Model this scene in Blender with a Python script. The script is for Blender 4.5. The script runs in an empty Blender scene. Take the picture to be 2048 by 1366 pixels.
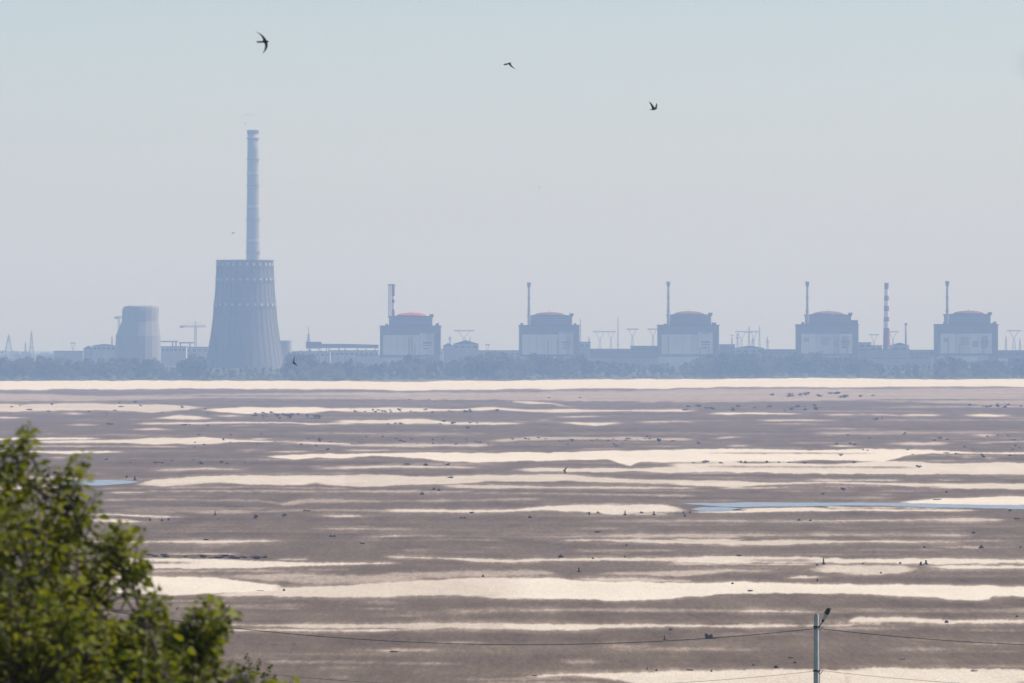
import bpy, math, random
import numpy as np
from mathutils import Vector, Matrix, Quaternion

# ------------------------------------------------------------------ camera, sky, sun, exposure
scene = bpy.context.scene
COL = scene.collection
F = 11868.0            # focal length in pixels of the 2048 px wide photograph
CX, CY = 1024.0, 683.0
CAMZ = 40.5            # camera height above the dried reservoir bed

cam_d = bpy.data.cameras.new('camera')
cam_d.sensor_width = 36.0
cam_d.lens = 36.0 * F / 2048.0
cam_d.clip_start = 0.5
cam_d.clip_end = 60000.0
cam_d.dof.use_dof = True
cam_d.dof.focus_distance = 3500.0
cam_d.dof.aperture_fstop = 7.4
cam = bpy.data.objects.new('camera', cam_d)
cam.location = (0, 0, CAMZ)
cam.rotation_euler = (math.radians(90), 0, 0)
COL.objects.link(cam)
scene.camera = cam

SUN_EL, SUN_AZ = math.radians(50), math.radians(72)   # azimuth clockwise from the view direction
world = bpy.data.worlds.new('World')
scene.world = world
world.use_nodes = True
wn = world.node_tree
bg = wn.nodes['Background']
sky = wn.nodes.new('ShaderNodeTexSky')
sky.sky_type = 'NISHITA'
sky.sun_disc = False
sky.sun_elevation = SUN_EL
sky.sun_rotation = SUN_AZ
sky.altitude = 50
sky.air_density = 0.75
sky.dust_density = 0.85
sky.ozone_density = 0.5
bg.inputs['Strength'].default_value = 0.122
wn.links.new(sky.outputs['Color'], bg.inputs['Color'])

sun_d = bpy.data.lights.new('sun', 'SUN')
sun_d.energy = 4.7
sun_d.angle = math.radians(0.6)
sun_d.color = (1.0, 0.942, 0.935)
sun = bpy.data.objects.new('sun', sun_d)
sdir = Vector((math.sin(SUN_AZ) * math.cos(SUN_EL), math.cos(SUN_AZ) * math.cos(SUN_EL), math.sin(SUN_EL)))
sun.rotation_euler = sdir.to_track_quat('Z', 'Y').to_euler()
sun.location = (0, 0, 200)
COL.objects.link(sun)

scene.view_settings.view_transform = 'Standard'
scene.view_settings.look = 'None'
scene.view_settings.exposure = 0.0
scene.view_settings.gamma = 1.0
scene.render.engine = 'CYCLES'
scene.cycles.use_denoising = True
scene.cycles.volume_bounces = 1
scene.cycles.max_bounces = 6

HAZE_DENSITY = 1.40e-4
HAZE_COLOR = (0.39, 0.60, 1.0)

rng = random.Random(7)
nrg = np.random.default_rng(11)


def X(px, D):
    return (px - CX) / F * D


def Z(py, D):
    return CAMZ - (py - CY) / F * D


def ground_dist(py):
    return CAMZ * F / (py - CY)


# ------------------------------------------------------------------ numpy value noise
_lat = np.random.default_rng(5).random((256, 256))


def vnoise(x, y):
    x = np.asarray(x, float); y = np.asarray(y, float)
    xi = np.floor(x).astype(int); yi = np.floor(y).astype(int)
    fx = x - xi; fy = y - yi
    fx = fx * fx * (3 - 2 * fx); fy = fy * fy * (3 - 2 * fy)
    a = _lat[xi & 255, yi & 255]; b = _lat[(xi + 1) & 255, yi & 255]
    c = _lat[xi & 255, (yi + 1) & 255]; d = _lat[(xi + 1) & 255, (yi + 1) & 255]
    return (a * (1 - fx) + b * fx) * (1 - fy) + (c * (1 - fx) + d * fx) * fy


def fbm(x, y, o=4):
    s = 0; a = 0.5; t = 0
    for k in range(o):
        s = s + a * vnoise(np.asarray(x) * 2 ** k + 17.3 * k, np.asarray(y) * 2 ** k + 9.1 * k)
        t += a; a *= 0.55
    return s / t


def sstep(v):
    v = np.clip(v, 0, 1)
    return v * v * (3 - 2 * v)


# ------------------------------------------------------------------ materials
MATS = {}


def mat(name, color, rough=0.85, var=0.18, scale=0.5, spec=0.3, streak=False, metallic=0.0):
    """weathered surface: base colour broken up by noise, optional vertical run-off streaks"""
    if name in MATS:
        return MATS[name]
    m = bpy.data.materials.new(name); m.use_nodes = True
    nt = m.node_tree; b = nt.nodes['Principled BSDF']
    tc = nt.nodes.new('ShaderNodeTexCoord')
    mp = nt.nodes.new('ShaderNodeMapping')
    mp.inputs['Scale'].default_value = (scale, scale, scale * (0.12 if streak else 1.0))
    nz = nt.nodes.new('ShaderNodeTexNoise'); nz.inputs['Detail'].default_value = 6
    nz.inputs['Scale'].default_value = 1.0; nz.inputs['Roughness'].default_value = 0.62
    nt.links.new(tc.outputs['Object'], mp.inputs['Vector']); nt.links.new(mp.outputs['Vector'], nz.inputs['Vector'])
    rp = nt.nodes.new('ShaderNodeValToRGB')
    rp.color_ramp.elements[0].position = 0.28; rp.color_ramp.elements[1].position = 0.72
    lo = [max(0, c * (1 - var)) for c in color]; hi = [min(1, c * (1 + var)) for c in color]
    rp.color_ramp.elements[0].color = (*lo, 1); rp.color_ramp.elements[1].color = (*hi, 1)
    nt.links.new(nz.outputs['Fac'], rp.inputs['Fac']); nt.links.new(rp.outputs['Color'], b.inputs['Base Color'])
    b.inputs['Roughness'].default_value = rough
    b.inputs['Specular IOR Level'].default_value = spec
    b.inputs['Metallic'].default_value = metallic
    MATS[name] = m
    return m


def leaf_mat(name, dark, light, trans=0.35, attr=True):
    m = bpy.data.materials.new(name); m.use_nodes = True
    nt = m.node_tree; b = nt.nodes['Principled BSDF']; out = nt.nodes['Material Output']
    rp = nt.nodes.new('ShaderNodeValToRGB')
    rp.color_ramp.elements[0].color = (*dark, 1); rp.color_ramp.elements[1].color = (*light, 1)
    if attr:
        a = nt.nodes.new('ShaderNodeAttribute'); a.attribute_name = 'tint'
        nt.links.new(a.outputs['Fac'], rp.inputs['Fac'])
    else:
        a = nt.nodes.new('ShaderNodeObjectInfo')
        nt.links.new(a.outputs['Random'], rp.inputs['Fac'])
    tr = nt.nodes.new('ShaderNodeBsdfTranslucent'); mx = nt.nodes.new('ShaderNodeMixShader')
    gm = nt.nodes.new('ShaderNodeMixRGB'); gm.blend_type = 'MULTIPLY'; gm.inputs['Fac'].default_value = 1
    gm.inputs['Color2'].default_value = (1.35, 1.25, 0.55, 1)
    nt.links.new(rp.outputs['Color'], gm.inputs['Color1'])
    nt.links.new(gm.outputs['Color'], tr.inputs['Color'])
    nt.links.new(rp.outputs['Color'], b.inputs['Base Color'])
    b.inputs['Roughness'].default_value = 0.55; b.inputs['Specular IOR Level'].default_value = 0.25
    mx.inputs['Fac'].default_value = trans
    nt.links.new(b.outputs['BSDF'], mx.inputs[1]); nt.links.new(tr.outputs['BSDF'], mx.inputs[2])
    nt.links.new(mx.outputs['Shader'], out.inputs['Surface'])
    return m


CONC = mat('concrete', (0.33, 0.32, 0.31), var=0.14, scale=0.06, streak=True)
CONC_D = mat('dark_cladding', (0.17, 0.17, 0.18), var=0.12, scale=0.06, streak=True)
CONC_T = mat('tower_cladding', (0.16, 0.16, 0.18), var=0.07, scale=0.05, streak=True)
CONC_S = mat('stub_concrete', (0.26, 0.255, 0.26), var=0.10, scale=0.05, streak=True)
CONC_P = mat('pale_concrete', (0.45, 0.44, 0.43), var=0.16, scale=0.05, streak=True)
WHITE = mat('white_panel', (0.62, 0.63, 0.63), var=0.10, scale=0.05, streak=True)
PALE = mat('pale_panel', (0.5, 0.5, 0.5), var=0.12, scale=0.05)
GLASS = mat('window_glass', (0.10, 0.12, 0.14), rough=0.25, var=0.1, spec=0.5)
RED = mat('red_roof', (0.36, 0.055, 0.05), var=0.15, scale=0.15)
RED_D = mat('faded_red_roof', (0.15, 0.062, 0.062), var=0.15, scale=0.15)
STRIPE_R = mat('stripe_red', (0.24, 0.04, 0.055), var=0.12, scale=0.2)
STRIPE_W = mat('stripe_white', (0.8, 0.8, 0.8), var=0.06, scale=0.2)
STEEL = mat('grey_steel', (0.2, 0.21, 0.22), rough=0.6, var=0.15, metallic=0.2)
ROOF = mat('dark_roof', (0.12, 0.12, 0.125), var=0.2, scale=0.1)
BARK = mat('bark', (0.085, 0.07, 0.055), var=0.35, scale=14)
DRIFT = mat('driftwood', (0.034, 0.027, 0.021), var=0.4, scale=3)
CLOD = mat('dark_clod', (0.045, 0.036, 0.029), var=0.35, scale=2)
POLE = mat('pole_concrete', (0.5, 0.5, 0.49), var=0.14, scale=4)
IRON = mat('dark_iron', (0.035, 0.04, 0.042), rough=0.6, var=0.3, scale=8)
CABLE = mat('cable_rubber', (0.02, 0.02, 0.022), rough=0.6, var=0.2, scale=8)
COVER = mat('lamp_cover', (0.45, 0.52, 0.47), rough=0.35, var=0.15, scale=6, spec=0.5)
FEATHER = mat('dark_feather', (0.02, 0.02, 0.024), rough=0.7, var=0.35, scale=30)
FEATHER_G = mat('grey_feather', (0.075, 0.078, 0.09), rough=0.7, var=0.5, scale=14)
FARLEAF_B = leaf_mat('far_leaf_olive', (0.06, 0.075, 0.025), (0.125, 0.14, 0.052), 0.15)
FARLEAF_C = leaf_mat('far_leaf_deep', (0.012, 0.020, 0.010), (0.030, 0.042, 0.020), 0.12)
FARLEAF = leaf_mat('far_leaf', (0.018, 0.030, 0.012), (0.048, 0.064, 0.026), 0.15)
SHORELEAF = leaf_mat('shore_leaf', (0.05, 0.06, 0.028), (0.115, 0.12, 0.06), 0.15)
PALELEAF = leaf_mat('pale_olive_leaf', (0.11, 0.12, 0.055), (0.20, 0.20, 0.10), 0.2)
SHRUBLEAF = leaf_mat('dry_shrub_leaf', (0.022, 0.017, 0.012), (0.046, 0.036, 0.025), 0.1)
LEAF = leaf_mat('green_leaf', (0.048, 0.070, 0.008), (0.27, 0.285, 0.030), 0.46)
LEAF_DK = leaf_mat('dark_green_leaf', (0.025, 0.055, 0.014), (0.075, 0.115, 0.03), 0.3)


# ------------------------------------------------------------------ mesh building
class MB:
    def __init__(s):
        s.v = []; s.f = []

    def box(s, x0, x1, y0, y1, z0, z1):
        b = len(s.v)
        s.v += [(x0, y0, z0), (x1, y0, z0), (x1, y1, z0), (x0, y1, z0), (x0, y0, z1), (x1, y0, z1), (x1, y1, z1), (x0, y1, z1)]
        s.f += [tuple(b + i for i in q) for q in ((0, 3, 2, 1), (4, 5, 6, 7), (0, 1, 5, 4), (1, 2, 6, 5), (2, 3, 7, 6), (3, 0, 4, 7))]
        return s

    def loft(s, rings, cap=True):
        b = len(s.v); n = len(rings[0])
        for r in rings:
            s.v += [tuple(p) for p in r]
        for k in range(len(rings) - 1):
            for i in range(n):
                j = (i + 1) % n
                s.f.append((b + k * n + i, b + k * n + j, b + (k + 1) * n + j, b + (k + 1) * n + i))
        if cap:
            s.f.append(tuple(b + i for i in reversed(range(n))))
            s.f.append(tuple(b + (len(rings) - 1) * n + i for i in range(n)))
        return s

    def revolve(s, cx, cy, prof, n=32, cap=True, ang=0.0):
        return s.loft([[(cx + r * math.cos(ang + 2 * math.pi * i / n), cy + r * math.sin(ang + 2 * math.pi * i / n), z)
                        for i in range(n)] for r, z in prof], cap)

    def tube(s, pts, radii, n=6):
        pts = [Vector(p) for p in pts]
        if not hasattr(radii, '__len__'):
            radii = [radii] * len(pts)
        rings = []
        for k, p in enumerate(pts):
            d = (pts[min(k + 1, len(pts) - 1)] - pts[max(k - 1, 0)])
            if d.length < 1e-9:
                d = Vector((0, 0, 1))
            d.normalize()
            ref = Vector((0, 0, 1)) if abs(d.z) < 0.9 else Vector((1, 0, 0))
            u = d.cross(ref).normalized(); w = d.cross(u)
            rings.append([p + (u * math.cos(2 * math.pi * i / n) + w * math.sin(2 * math.pi * i / n)) * radii[k] for i in range(n)])
        return s.loft(rings)

    def bar(s, a, b, r):
        return s.tube([a, b], r, 4)

    def build(s, name, material, parent=None, smooth=False, origin=None):
        me = bpy.data.meshes.new(name)
        me.from_pydata([tuple(v) for v in s.v], [], s.f)
        me.materials.append(material)
        if smooth:
            me.polygons.foreach_set('use_smooth', [True] * len(me.polygons))
        o = bpy.data.objects.new(name, me)
        COL.objects.link(o)
        if parent is not None:
            o.parent = parent
            w = Vector(parent.location)
            if parent.parent is not None: w = w + Vector(parent.parent.location)
            me.transform(Matrix.Translation(-w))
        elif origin is not None:
            me.transform(Matrix.Translation(-Vector(origin)))
            o.location = origin
        me.update()
        return o


def raw_mesh(name, verts, faces, material, nper, smooth=False, tint=None):
    """fast mesh from numpy arrays; faces (n, nper)"""
    me = bpy.data.meshes.new(name)
    verts = np.asarray(verts, np.float32); faces = np.asarray(faces, np.int32)
    me.vertices.add(len(verts)); me.vertices.foreach_set('co', verts.ravel())
    me.loops.add(faces.size); me.loops.foreach_set('vertex_index', faces.ravel())
    me.polygons.add(len(faces)); me.polygons.foreach_set('loop_start', np.arange(len(faces), dtype=np.int32) * nper)
    me.update(calc_edges=True)
    if smooth:
        me.polygons.foreach_set('use_smooth', np.ones(len(faces), bool))
    if tint is not None:
        at = me.attributes.new('tint', 'FLOAT', 'POINT'); at.data.foreach_set('value', np.asarray(tint, np.float32))
    me.materials.append(material)
    me.update()
    return me


def link(name, me, parent=None, loc=None):
    o = bpy.data.objects.new(name, me); COL.objects.link(o)
    if parent is not None:
        o.parent = parent
    if loc is not None:
        o.location = loc
    return o


def tag(o, label=None, cat=None, group=None, kind=None):
    if label: o['label'] = label
    if cat: o['category'] = cat
    if group: o['group'] = group
    if kind: o['kind'] = kind
    return o


def thing(name, label, cat, loc, group=None):
    o = bpy.data.objects.new(name, None); COL.objects.link(o)
    o.location = loc; o.empty_display_size = 1.0
    return tag(o, label, cat, group)


def copy_tree(o, parent=None):
    c = o.copy(); COL.objects.link(c); c.parent = parent
    for ch in list(o.children):
        copy_tree(ch, c)
    return c


# ------------------------------------------------------------------ the reservoir bed: traced sandbars and mud
S = 2.9257
CROP = {'A': (0, 740), 'B': (680, 740), 'C': (1348, 740), 'D': (140, 980), 'E': (780, 980), 'F': (1348, 980),
        'G': (420, 1160), 'H': (1000, 1160)}
# (view, tone, [(x, top, bottom), ...]); tone 1 bright dry sand, 0.5 damp silt and the painted far haze, 0 mud, negative dark wet mud
STRIPS = [
 ('A', 1, [(-200, 62, 118), (600, 58, 112), (1000, 60, 110), (2048, 62, 112)]),
 ('A', .5, [(-200, 130, 185), (600, 150, 180), (1200, 140, 165), (2048, 130, 170)]),  # pale far haze painted into the bed tone
 ('A', .8, [(-200, 200, 245), (560, 195, 235), (900, 200, 250), (1200, 215, 225)]),
 ('A', 1, [(1180, 222, 245), (1500, 220, 255), (2060, 222, 240)]),
 ('A', .9, [(370, 245, 262), (500, 250, 262)]), ('A', .9, [(-200, 272, 285), (170, 275, 282)]),
 ('A', .9, [(900, 280, 285), (1050, 264, 288), (1250, 280, 288)]), ('A', .8, [(1260, 262, 275), (1440, 266, 272)]),
 ('A', .6, [(380, 318, 330), (600, 315, 325)]), ('A', .9, [(780, 310, 318), (1400, 303, 312), (1700, 305, 312), (1830, 312, 322), (2048, 305, 312)]),
 ('A', .7, [(760, 345, 352), (900, 336, 352), (1020, 350, 352)]), ('A', .6, [(1310, 326, 332), (1520, 320, 326)]),
 ('A', .8, [(1920, 300, 318), (2048, 298, 318)]), ('A', 1, [(-200, 398, 410), (600, 396, 406)]),
 ('A', .9, [(170, 415, 425), (500, 408, 428), (850, 402, 432), (1200, 398, 430), (1450, 412, 420), (1750, 420, 430), (2048, 430, 436)]),
 ('A', 1, [(1440, 402, 408), (1600, 398, 408)]), ('A', .6, [(-100, 438, 446), (600, 440, 452), (1100, 445, 455)]),
 ('A', .95, [(-100, 470, 482), (400, 475, 488), (740, 475, 482)]), ('A', .8, [(1360, 468, 474), (1550, 466, 472)]),
 ('A', .95, [(1545, 474, 478), (1820, 470, 480)]), ('A', .8, [(270, 510, 516), (400, 508, 516)]),
 ('A', 1, [(1530, 503, 508), (1620, 494, 522), (1750, 490, 528), (1850, 490, 512), (2048, 490, 520)]),
 ('A', .7, [(880, 585, 592), (1200, 572, 584), (1440, 580, 586)]), ('A', .7, [(1840, 570, 578), (2048, 565, 582)]),
 ('A', .5, [(480, 605, 612), (650, 602, 610)]), ('A', .4, [(1100, 605, 610), (2048, 600, 608)]),
 ('A', .8, [(-100, 622, 650), (240, 620, 650), (460, 625, 645), (520, 645, 648)]),
 ('A', .85, [(-100, 680, 700), (200, 676, 696), (420, 682, 690)]),
 ('A', .85, [(780, 668, 676), (900, 640, 680), (1100, 625, 678), (1400, 618, 670), (2048, 615, 675)]),
 ('A', 0, [(1060, 672, 677), (1300, 660, 672), (1450, 668, 674)]), ('A', 0, [(1730, 680, 684), (1850, 660, 684), (1950, 675, 684)]),
 ('A', .5, [(560, 690, 700), (900, 684, 694), (1500, 678, 690), (2048, 690, 700)]), ('A', .75, [(600, 710, 720), (900, 712, 720)]),
 ('A', .6, [(1400, 700, 708), (2048, 708, 716)]),
 ('B', 1, [(0, 62, 112), (400, 68, 120), (900, 62, 115), (1300, 55, 112), (2048, 50, 105)]),
 ('B', .5, [(0, 130, 170), (900, 130, 175), (2048, 112, 190)]),  # same far haze carried on as ground tone
 ('B', .8, [(960, 180, 182), (1100, 182, 200), (1230, 190, 200), (1350, 215, 222)]),
 ('B', .9, [(0, 222, 245), (300, 222, 248), (700, 228, 240), (900, 215, 235), (1100, 230, 248), (1500, 232, 245), (2048, 230, 245)]),
 ('B', .75, [(1260, 272, 277), (1550, 268, 277)]),
 ('B', .9, [(0, 292, 312), (250, 290, 318), (460, 288, 310), (700, 305, 320), (1100, 308, 318)]), ('B', .7, [(1130, 290, 296), (1240, 290, 296)]),
 ('B', .9, [(1270, 303, 310), (1500, 310, 325), (1650, 305, 312)]), ('B', .7, [(1740, 300, 306), (2048, 296, 304)]),
 ('B', .6, [(640, 346, 354), (700, 346, 354)]), ('B', .45, [(100, 380, 384), (800, 376, 382)]),
 ('B', .6, [(860, 410, 425), (1100, 390, 412), (1350, 388, 408), (2048, 398, 415)]), ('B', .7, [(0, 438, 446), (400, 432, 450), (900, 432, 448)]),
 ('B', .8, [(20, 468, 476), (320, 466, 474)]),
 ('B', 1, [(0, 490, 520), (200, 486, 500), (500, 484, 520), (620, 484, 538), (900, 484, 538), (1300, 480, 530), (1560, 472, 522), (1700, 470, 560), (1760, 470, 540), (2048, 468, 540)]),
 ('B', .8, [(0, 566, 576), (300, 558, 570), (700, 562, 574), (820, 568, 572)]), ('B', .85, [(1020, 575, 590), (1500, 570, 600), (2048, 568, 598)]),
 ('B', .8, [(0, 618, 680), (160, 612, 682), (600, 620, 670), (900, 615, 655), (1300, 610, 650), (1700, 640, 662), (2048, 645, 668)]),
 ('B', 0, [(750, 660, 664), (850, 652, 670), (1100, 658, 672), (1320, 654, 668), (1450, 660, 668)]),
 ('B', .75, [(600, 668, 690), (900, 672, 695), (1200, 680, 694), (1700, 680, 696), (2048, 685, 696)]),
 ('B', .5, [(240, 700, 725), (500, 705, 722), (800, 706, 718)]), ('B', .5, [(900, 720, 728), (1100, 715, 724), (2048, 730, 742)]),
 ('C', 1, [(0, 50, 105), (600, 48, 100), (850, 42, 100), (1500, 52, 98), (2300, 50, 100)]),
 ('C', .48, [(0, 112, 190), (1000, 108, 180), (2300, 102, 215)]),  # haze and shimmer before the far beach, painted as paler ground
 ('C', .9, [(0, 230, 242), (80, 232, 240)]), ('C', .95, [(200, 250, 262), (500, 248, 260), (780, 256, 262)]),
 ('C', .85, [(860, 258, 264), (1190, 258, 266), (1300, 262, 270), (1400, 258, 268), (1600, 262, 268)]), ('C', .95, [(1690, 258, 270), (1980, 262, 272)]),
 ('C', .55, [(1320, 212, 222), (2300, 206, 224)]), ('C', .8, [(470, 290, 300), (700, 290, 298), (960, 292, 296)]), ('C', .6, [(1160, 290, 296), (2300, 288, 294)]),
 ('C', .6, [(740, 316, 322), (900, 316, 322)]), ('C', .45, [(800, 362, 378), (1400, 358, 375), (2300, 360, 366)]), ('C', .8, [(860, 378, 382), (960, 376, 382)]),
 ('C', .75, [(220, 400, 410), (320, 388, 398), (430, 390, 396)]), ('C', .7, [(280, 438, 446), (470, 438, 446)]), ('C', .9, [(900, 438, 446), (1060, 440, 450)]),
 ('C', .5, [(640, 425, 432), (1100, 418, 428)]), ('C', .75, [(1250, 420, 438), (1480, 425, 440), (1620, 415, 440)]), ('C', .7, [(1720, 372, 388), (1900, 376, 388)]),
 ('C', .6, [(1740, 420, 436), (2300, 405, 420)]), ('C', -.25, [(1840, 426, 434), (2060, 428, 434)]),
 ('C', 1, [(0, 468, 535), (300, 462, 535), (600, 464, 535), (900, 466, 530), (1200, 464, 538), (1350, 462, 505), (1500, 466, 488), (1800, 484, 492), (2300, 478, 494)]),
 ('C', .9, [(0, 490, 600), (400, 545, 600), (900, 545, 605), (1300, 530, 610), (1600, 545, 610), (2300, 540, 610)]),
 ('C', 0, [(0, 540, 545), (280, 540, 545)]), ('C', 0, [(660, 535, 542), (800, 530, 545), (920, 532, 545), (1070, 538, 543)]), ('C', .15, [(180, 561, 566), (1400, 567, 573)]),
 ('C', .8, [(1690, 500, 520), (1740, 500, 522)]), ('C', .8, [(1820, 505, 525), (1880, 505, 525)]),
 ('C', .85, [(0, 645, 672), (350, 648, 690), (560, 660, 672), (900, 652, 662), (1250, 660, 672), (1500, 660, 690), (2300, 665, 700)]),
 ('C', .7, [(760, 640, 648), (1350, 640, 648)]), ('C', .8, [(1500, 640, 646), (1700, 640, 648)]), ('C', .7, [(240, 690, 698), (700, 680, 690), (1320, 676, 684)]),
 ('C', .45, [(600, 742, 752), (1300, 742, 756)]),
 ('D', .6, [(400, 0, 10), (1300, 4, 12), (2048, 0, 14)]), ('D', .5, [(150, 55, 62), (500, 50, 60), (800, 55, 64), (1100, 60, 66), (1250, 75, 90), (1400, 50, 75), (1900, 62, 72)]),
 ('D', .3, [(300, 100, 140), (700, 95, 130), (1200, 100, 115)]), ('D', .95, [(100, 135, 150), (300, 140, 150), (500, 150, 170), (680, 158, 166)]),
 ('D', .95, [(100, 150, 185), (250, 160, 185), (430, 180, 192)]), ('D', .45, [(700, 120, 140), (1000, 128, 138), (1300, 115, 125), (1500, 112, 125), (2048, 118, 135)]),
 ('D', .9, [(1440, 152, 156), (1560, 146, 160), (1740, 152, 157)]), ('D', .45, [(1480, 210, 218), (1800, 212, 217)]),
 ('D', -.2, [(300, 172, 180), (600, 164, 172), (780, 160, 166)]),
 ('D', .85, [(-100, 295, 305), (400, 298, 310), (900, 294, 312), (1250, 296, 302)]), ('D', .7, [(1680, 275, 282), (1900, 262, 285), (2048, 270, 290)]),
 ('D', .9, [(510, 375, 382), (800, 365, 378), (1000, 368, 378)]),
 ('D', .95, [(200, 400, 470), (800, 398, 460), (1100, 415, 458), (1400, 425, 445), (1700, 425, 435), (1920, 424, 434)]), ('D', .9, [(1180, 402, 410), (1420, 403, 412)]),
 ('D', -.3, [(450, 382, 396), (700, 380, 395), (1000, 385, 398), (1160, 398, 408)]),
 ('D', .55, [(300, 470, 485), (900, 465, 480), (1400, 462, 490), (1660, 458, 478)]), ('D', .5, [(900, 500, 515), (1300, 490, 545), (1600, 500, 555), (2048, 485, 545)]),
 ('D', 1, [(200, 495, 600), (560, 508, 620), (850, 510, 610), (1100, 545, 600), (1280, 566, 600)]),
 ('D', .85, [(800, 612, 622), (1280, 570, 625), (1450, 565, 632), (1700, 550, 632), (2048, 530, 622), (2222, 519, 620), (2570, 511, 632), (2870, 518, 640)]), ('D', .35, [(600, 655, 690), (900, 670, 690), (1400, 665, 685)]),
 ('E', .4, [(0, 55, 75), (400, 55, 70), (900, 40, 60)]),
 ('E', .9, [(0, 110, 130), (400, 115, 132), (700, 115, 128), (900, 95, 118), (1100, 85, 128), (1300, 88, 145), (1600, 85, 140), (1740, 110, 130)]),
 ('E', .6, [(1000, 80, 90), (1500, 78, 92)]), ('E', .9, [(1740, 125, 136), (2048, 116, 135)]),
 ('E', .65, [(0, 262, 272), (400, 265, 275), (600, 258, 275), (1300, 255, 280), (2048, 255, 285)]), ('E', .6, [(0, 280, 286), (700, 288, 296)]),
 ('E', .8, [(950, 292, 300), (1200, 284, 300), (1600, 290, 312), (2048, 285, 322)]), ('E', .6, [(520, 328, 336), (670, 335, 340)]), ('E', .7, [(1270, 362, 370), (1410, 370, 376)]),
 ('E', .45, [(740, 378, 382), (1000, 378, 382)]),
 ('E', .85, [(0, 385, 395), (350, 395, 405), (520, 400, 420), (700, 405, 428), (900, 400, 418), (1200, 395, 415), (1600, 392, 420), (2048, 395, 432)]),
 ('E', .5, [(0, 480, 505), (300, 478, 510), (900, 470, 500), (1000, 485, 500)]), ('E', .6, [(1190, 490, 495), (1300, 482, 495), (1700, 475, 505), (1900, 465, 485), (2048, 460, 470)]),
 ('E', 1, [(0, 540, 612), (350, 518, 618), (700, 510, 632), (1000, 518, 640), (1300, 535, 650), (1450, 530, 650), (1600, 545, 640), (1800, 545, 620), (1950, 540, 610), (2048, 535, 605)]),
 ('E', .7, [(1050, 515, 530), (1500, 515, 545), (1790, 530, 545)]), ('E', .5, [(350, 700, 710), (500, 702, 714), (720, 690, 700), (1000, 692, 705), (2048, 700, 715)]),
 ('F', .9, [(0, 100, 122), (60, 118, 130)]), ('F', .95, [(230, 125, 136), (500, 105, 130), (860, 96, 124), (1300, 100, 124), (1780, 112, 122)]),
 ('F', 1, [(1300, 70, 76), (1500, 55, 85), (1800, 40, 88), (2300, 30, 85)]), ('F', .7, [(0, 175, 180), (700, 180, 185), (1500, 170, 180), (1650, 165, 185), (1980, 170, 178)]),
 ('F', .65, [(0, 255, 275), (600, 256, 272), (1300, 258, 268), (1750, 256, 275)]), ('F', .8, [(0, 285, 312), (500, 292, 328), (700, 290, 320), (1000, 295, 308), (1500, 300, 308), (1700, 302, 308)]),
 ('F', .5, [(1500, 228, 236), (1680, 228, 234)]), ('F', .5, [(1000, 345, 352), (1600, 348, 356)]),
 ('F', .9, [(0, 392, 430), (300, 390, 425), (840, 390, 430), (1000, 400, 432), (1400, 395, 435), (2300, 410, 430)]), ('F', .7, [(0, 425, 440), (840, 430, 440)]),
 ('F', .25, [(440, 408, 418), (840, 405, 420)]), ('F', .75, [(800, 440, 480), (1050, 440, 495), (1300, 440, 495), (1430, 455, 470)]), ('F', .9, [(1480, 440, 455), (1800, 440, 465), (2300, 440, 460)]),
 ('F', .5, [(0, 470, 500), (120, 490, 502), (300, 465, 480), (600, 470, 480)]), ('F', .9, [(620, 515, 520), (750, 500, 518), (890, 505, 515)]), ('F', .65, [(0, 515, 545), (150, 535, 545)]),
 ('F', -.15, [(720, 485, 494), (1050, 488, 494)]), ('F', -.15, [(280, 525, 532), (570, 514, 520)]),
 ('F', 1, [(0, 560, 632), (200, 545, 618), (400, 540, 608), (600, 545, 605), (1000, 552, 612), (1300, 555, 622), (1600, 558, 640), (1740, 560, 652), (1840, 560, 645), (1860, 560, 628), (2300, 562, 625)]),
 ('F', .8, [(340, 708, 718), (500, 700, 715), (800, 708, 718)]), ('F', .4, [(900, 690, 700), (2300, 690, 710)]),
 ('G', .4, [(120, 160, 165), (600, 162, 178)]), ('G', -.12, [(440, 175, 190), (800, 165, 178), (1200, 130, 150), (1600, 100, 118)]), ('G', .6, [(840, 160, 168), (1100, 164, 172)]),
 ('G', .7, [(1370, 175, 182), (1560, 176, 188), (1720, 174, 180), (2048, 170, 182)]), ('G', .75, [(-100, 260, 268), (300, 262, 275), (800, 258, 285), (1400, 250, 285), (2048, 256, 290)]),
 ('G', .85, [(-100, 290, 305), (300, 285, 300), (800, 290, 305), (1280, 285, 292)]), ('G', -.2, [(-50, 272, 280), (230, 273, 281)]), ('G', .5, [(300, 470, 485), (700, 465, 490), (1200, 478, 492), (1500, 484, 494)]),
 ('G', .5, [(1400, 575, 585), (2048, 560, 580)]),
 ('H', .55, [(0, 165, 178), (800, 172, 185), (1300, 185, 190), (1600, 178, 192), (2048, 180, 195)]),
 ('H', .9, [(0, 250, 282), (120, 255, 290), (400, 262, 292), (800, 255, 278), (1200, 258, 280), (1700, 250, 275), (2048, 245, 270)]), ('H', .5, [(310, 470, 482), (450, 465, 490), (620, 475, 488)]),
 ('H', .92, [(100, 560, 575), (450, 545, 560), (600, 545, 575), (700, 540, 590), (1000, 532, 640), (1500, 522, 660), (2048, 515, 660)]),
 ('P', .92, [(1690, 1335, 1385), (1906, 1336, 1390), (2130, 1339, 1390)]),
 ('P', .9, [(1690, 1244, 1252), (1716, 1234, 1250), (1811, 1234, 1244), (1906, 1240, 1248), (2130, 1239, 1245)]),
 ('P', .4, [(1660, 1218, 1223), (2130, 1218, 1226)]), ('P', .45, [(1938, 1258, 1261), (2130, 1258, 1262)]), ('P', .6, [(1836, 1277, 1280), (1894, 1278, 1281)]),
]

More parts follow.
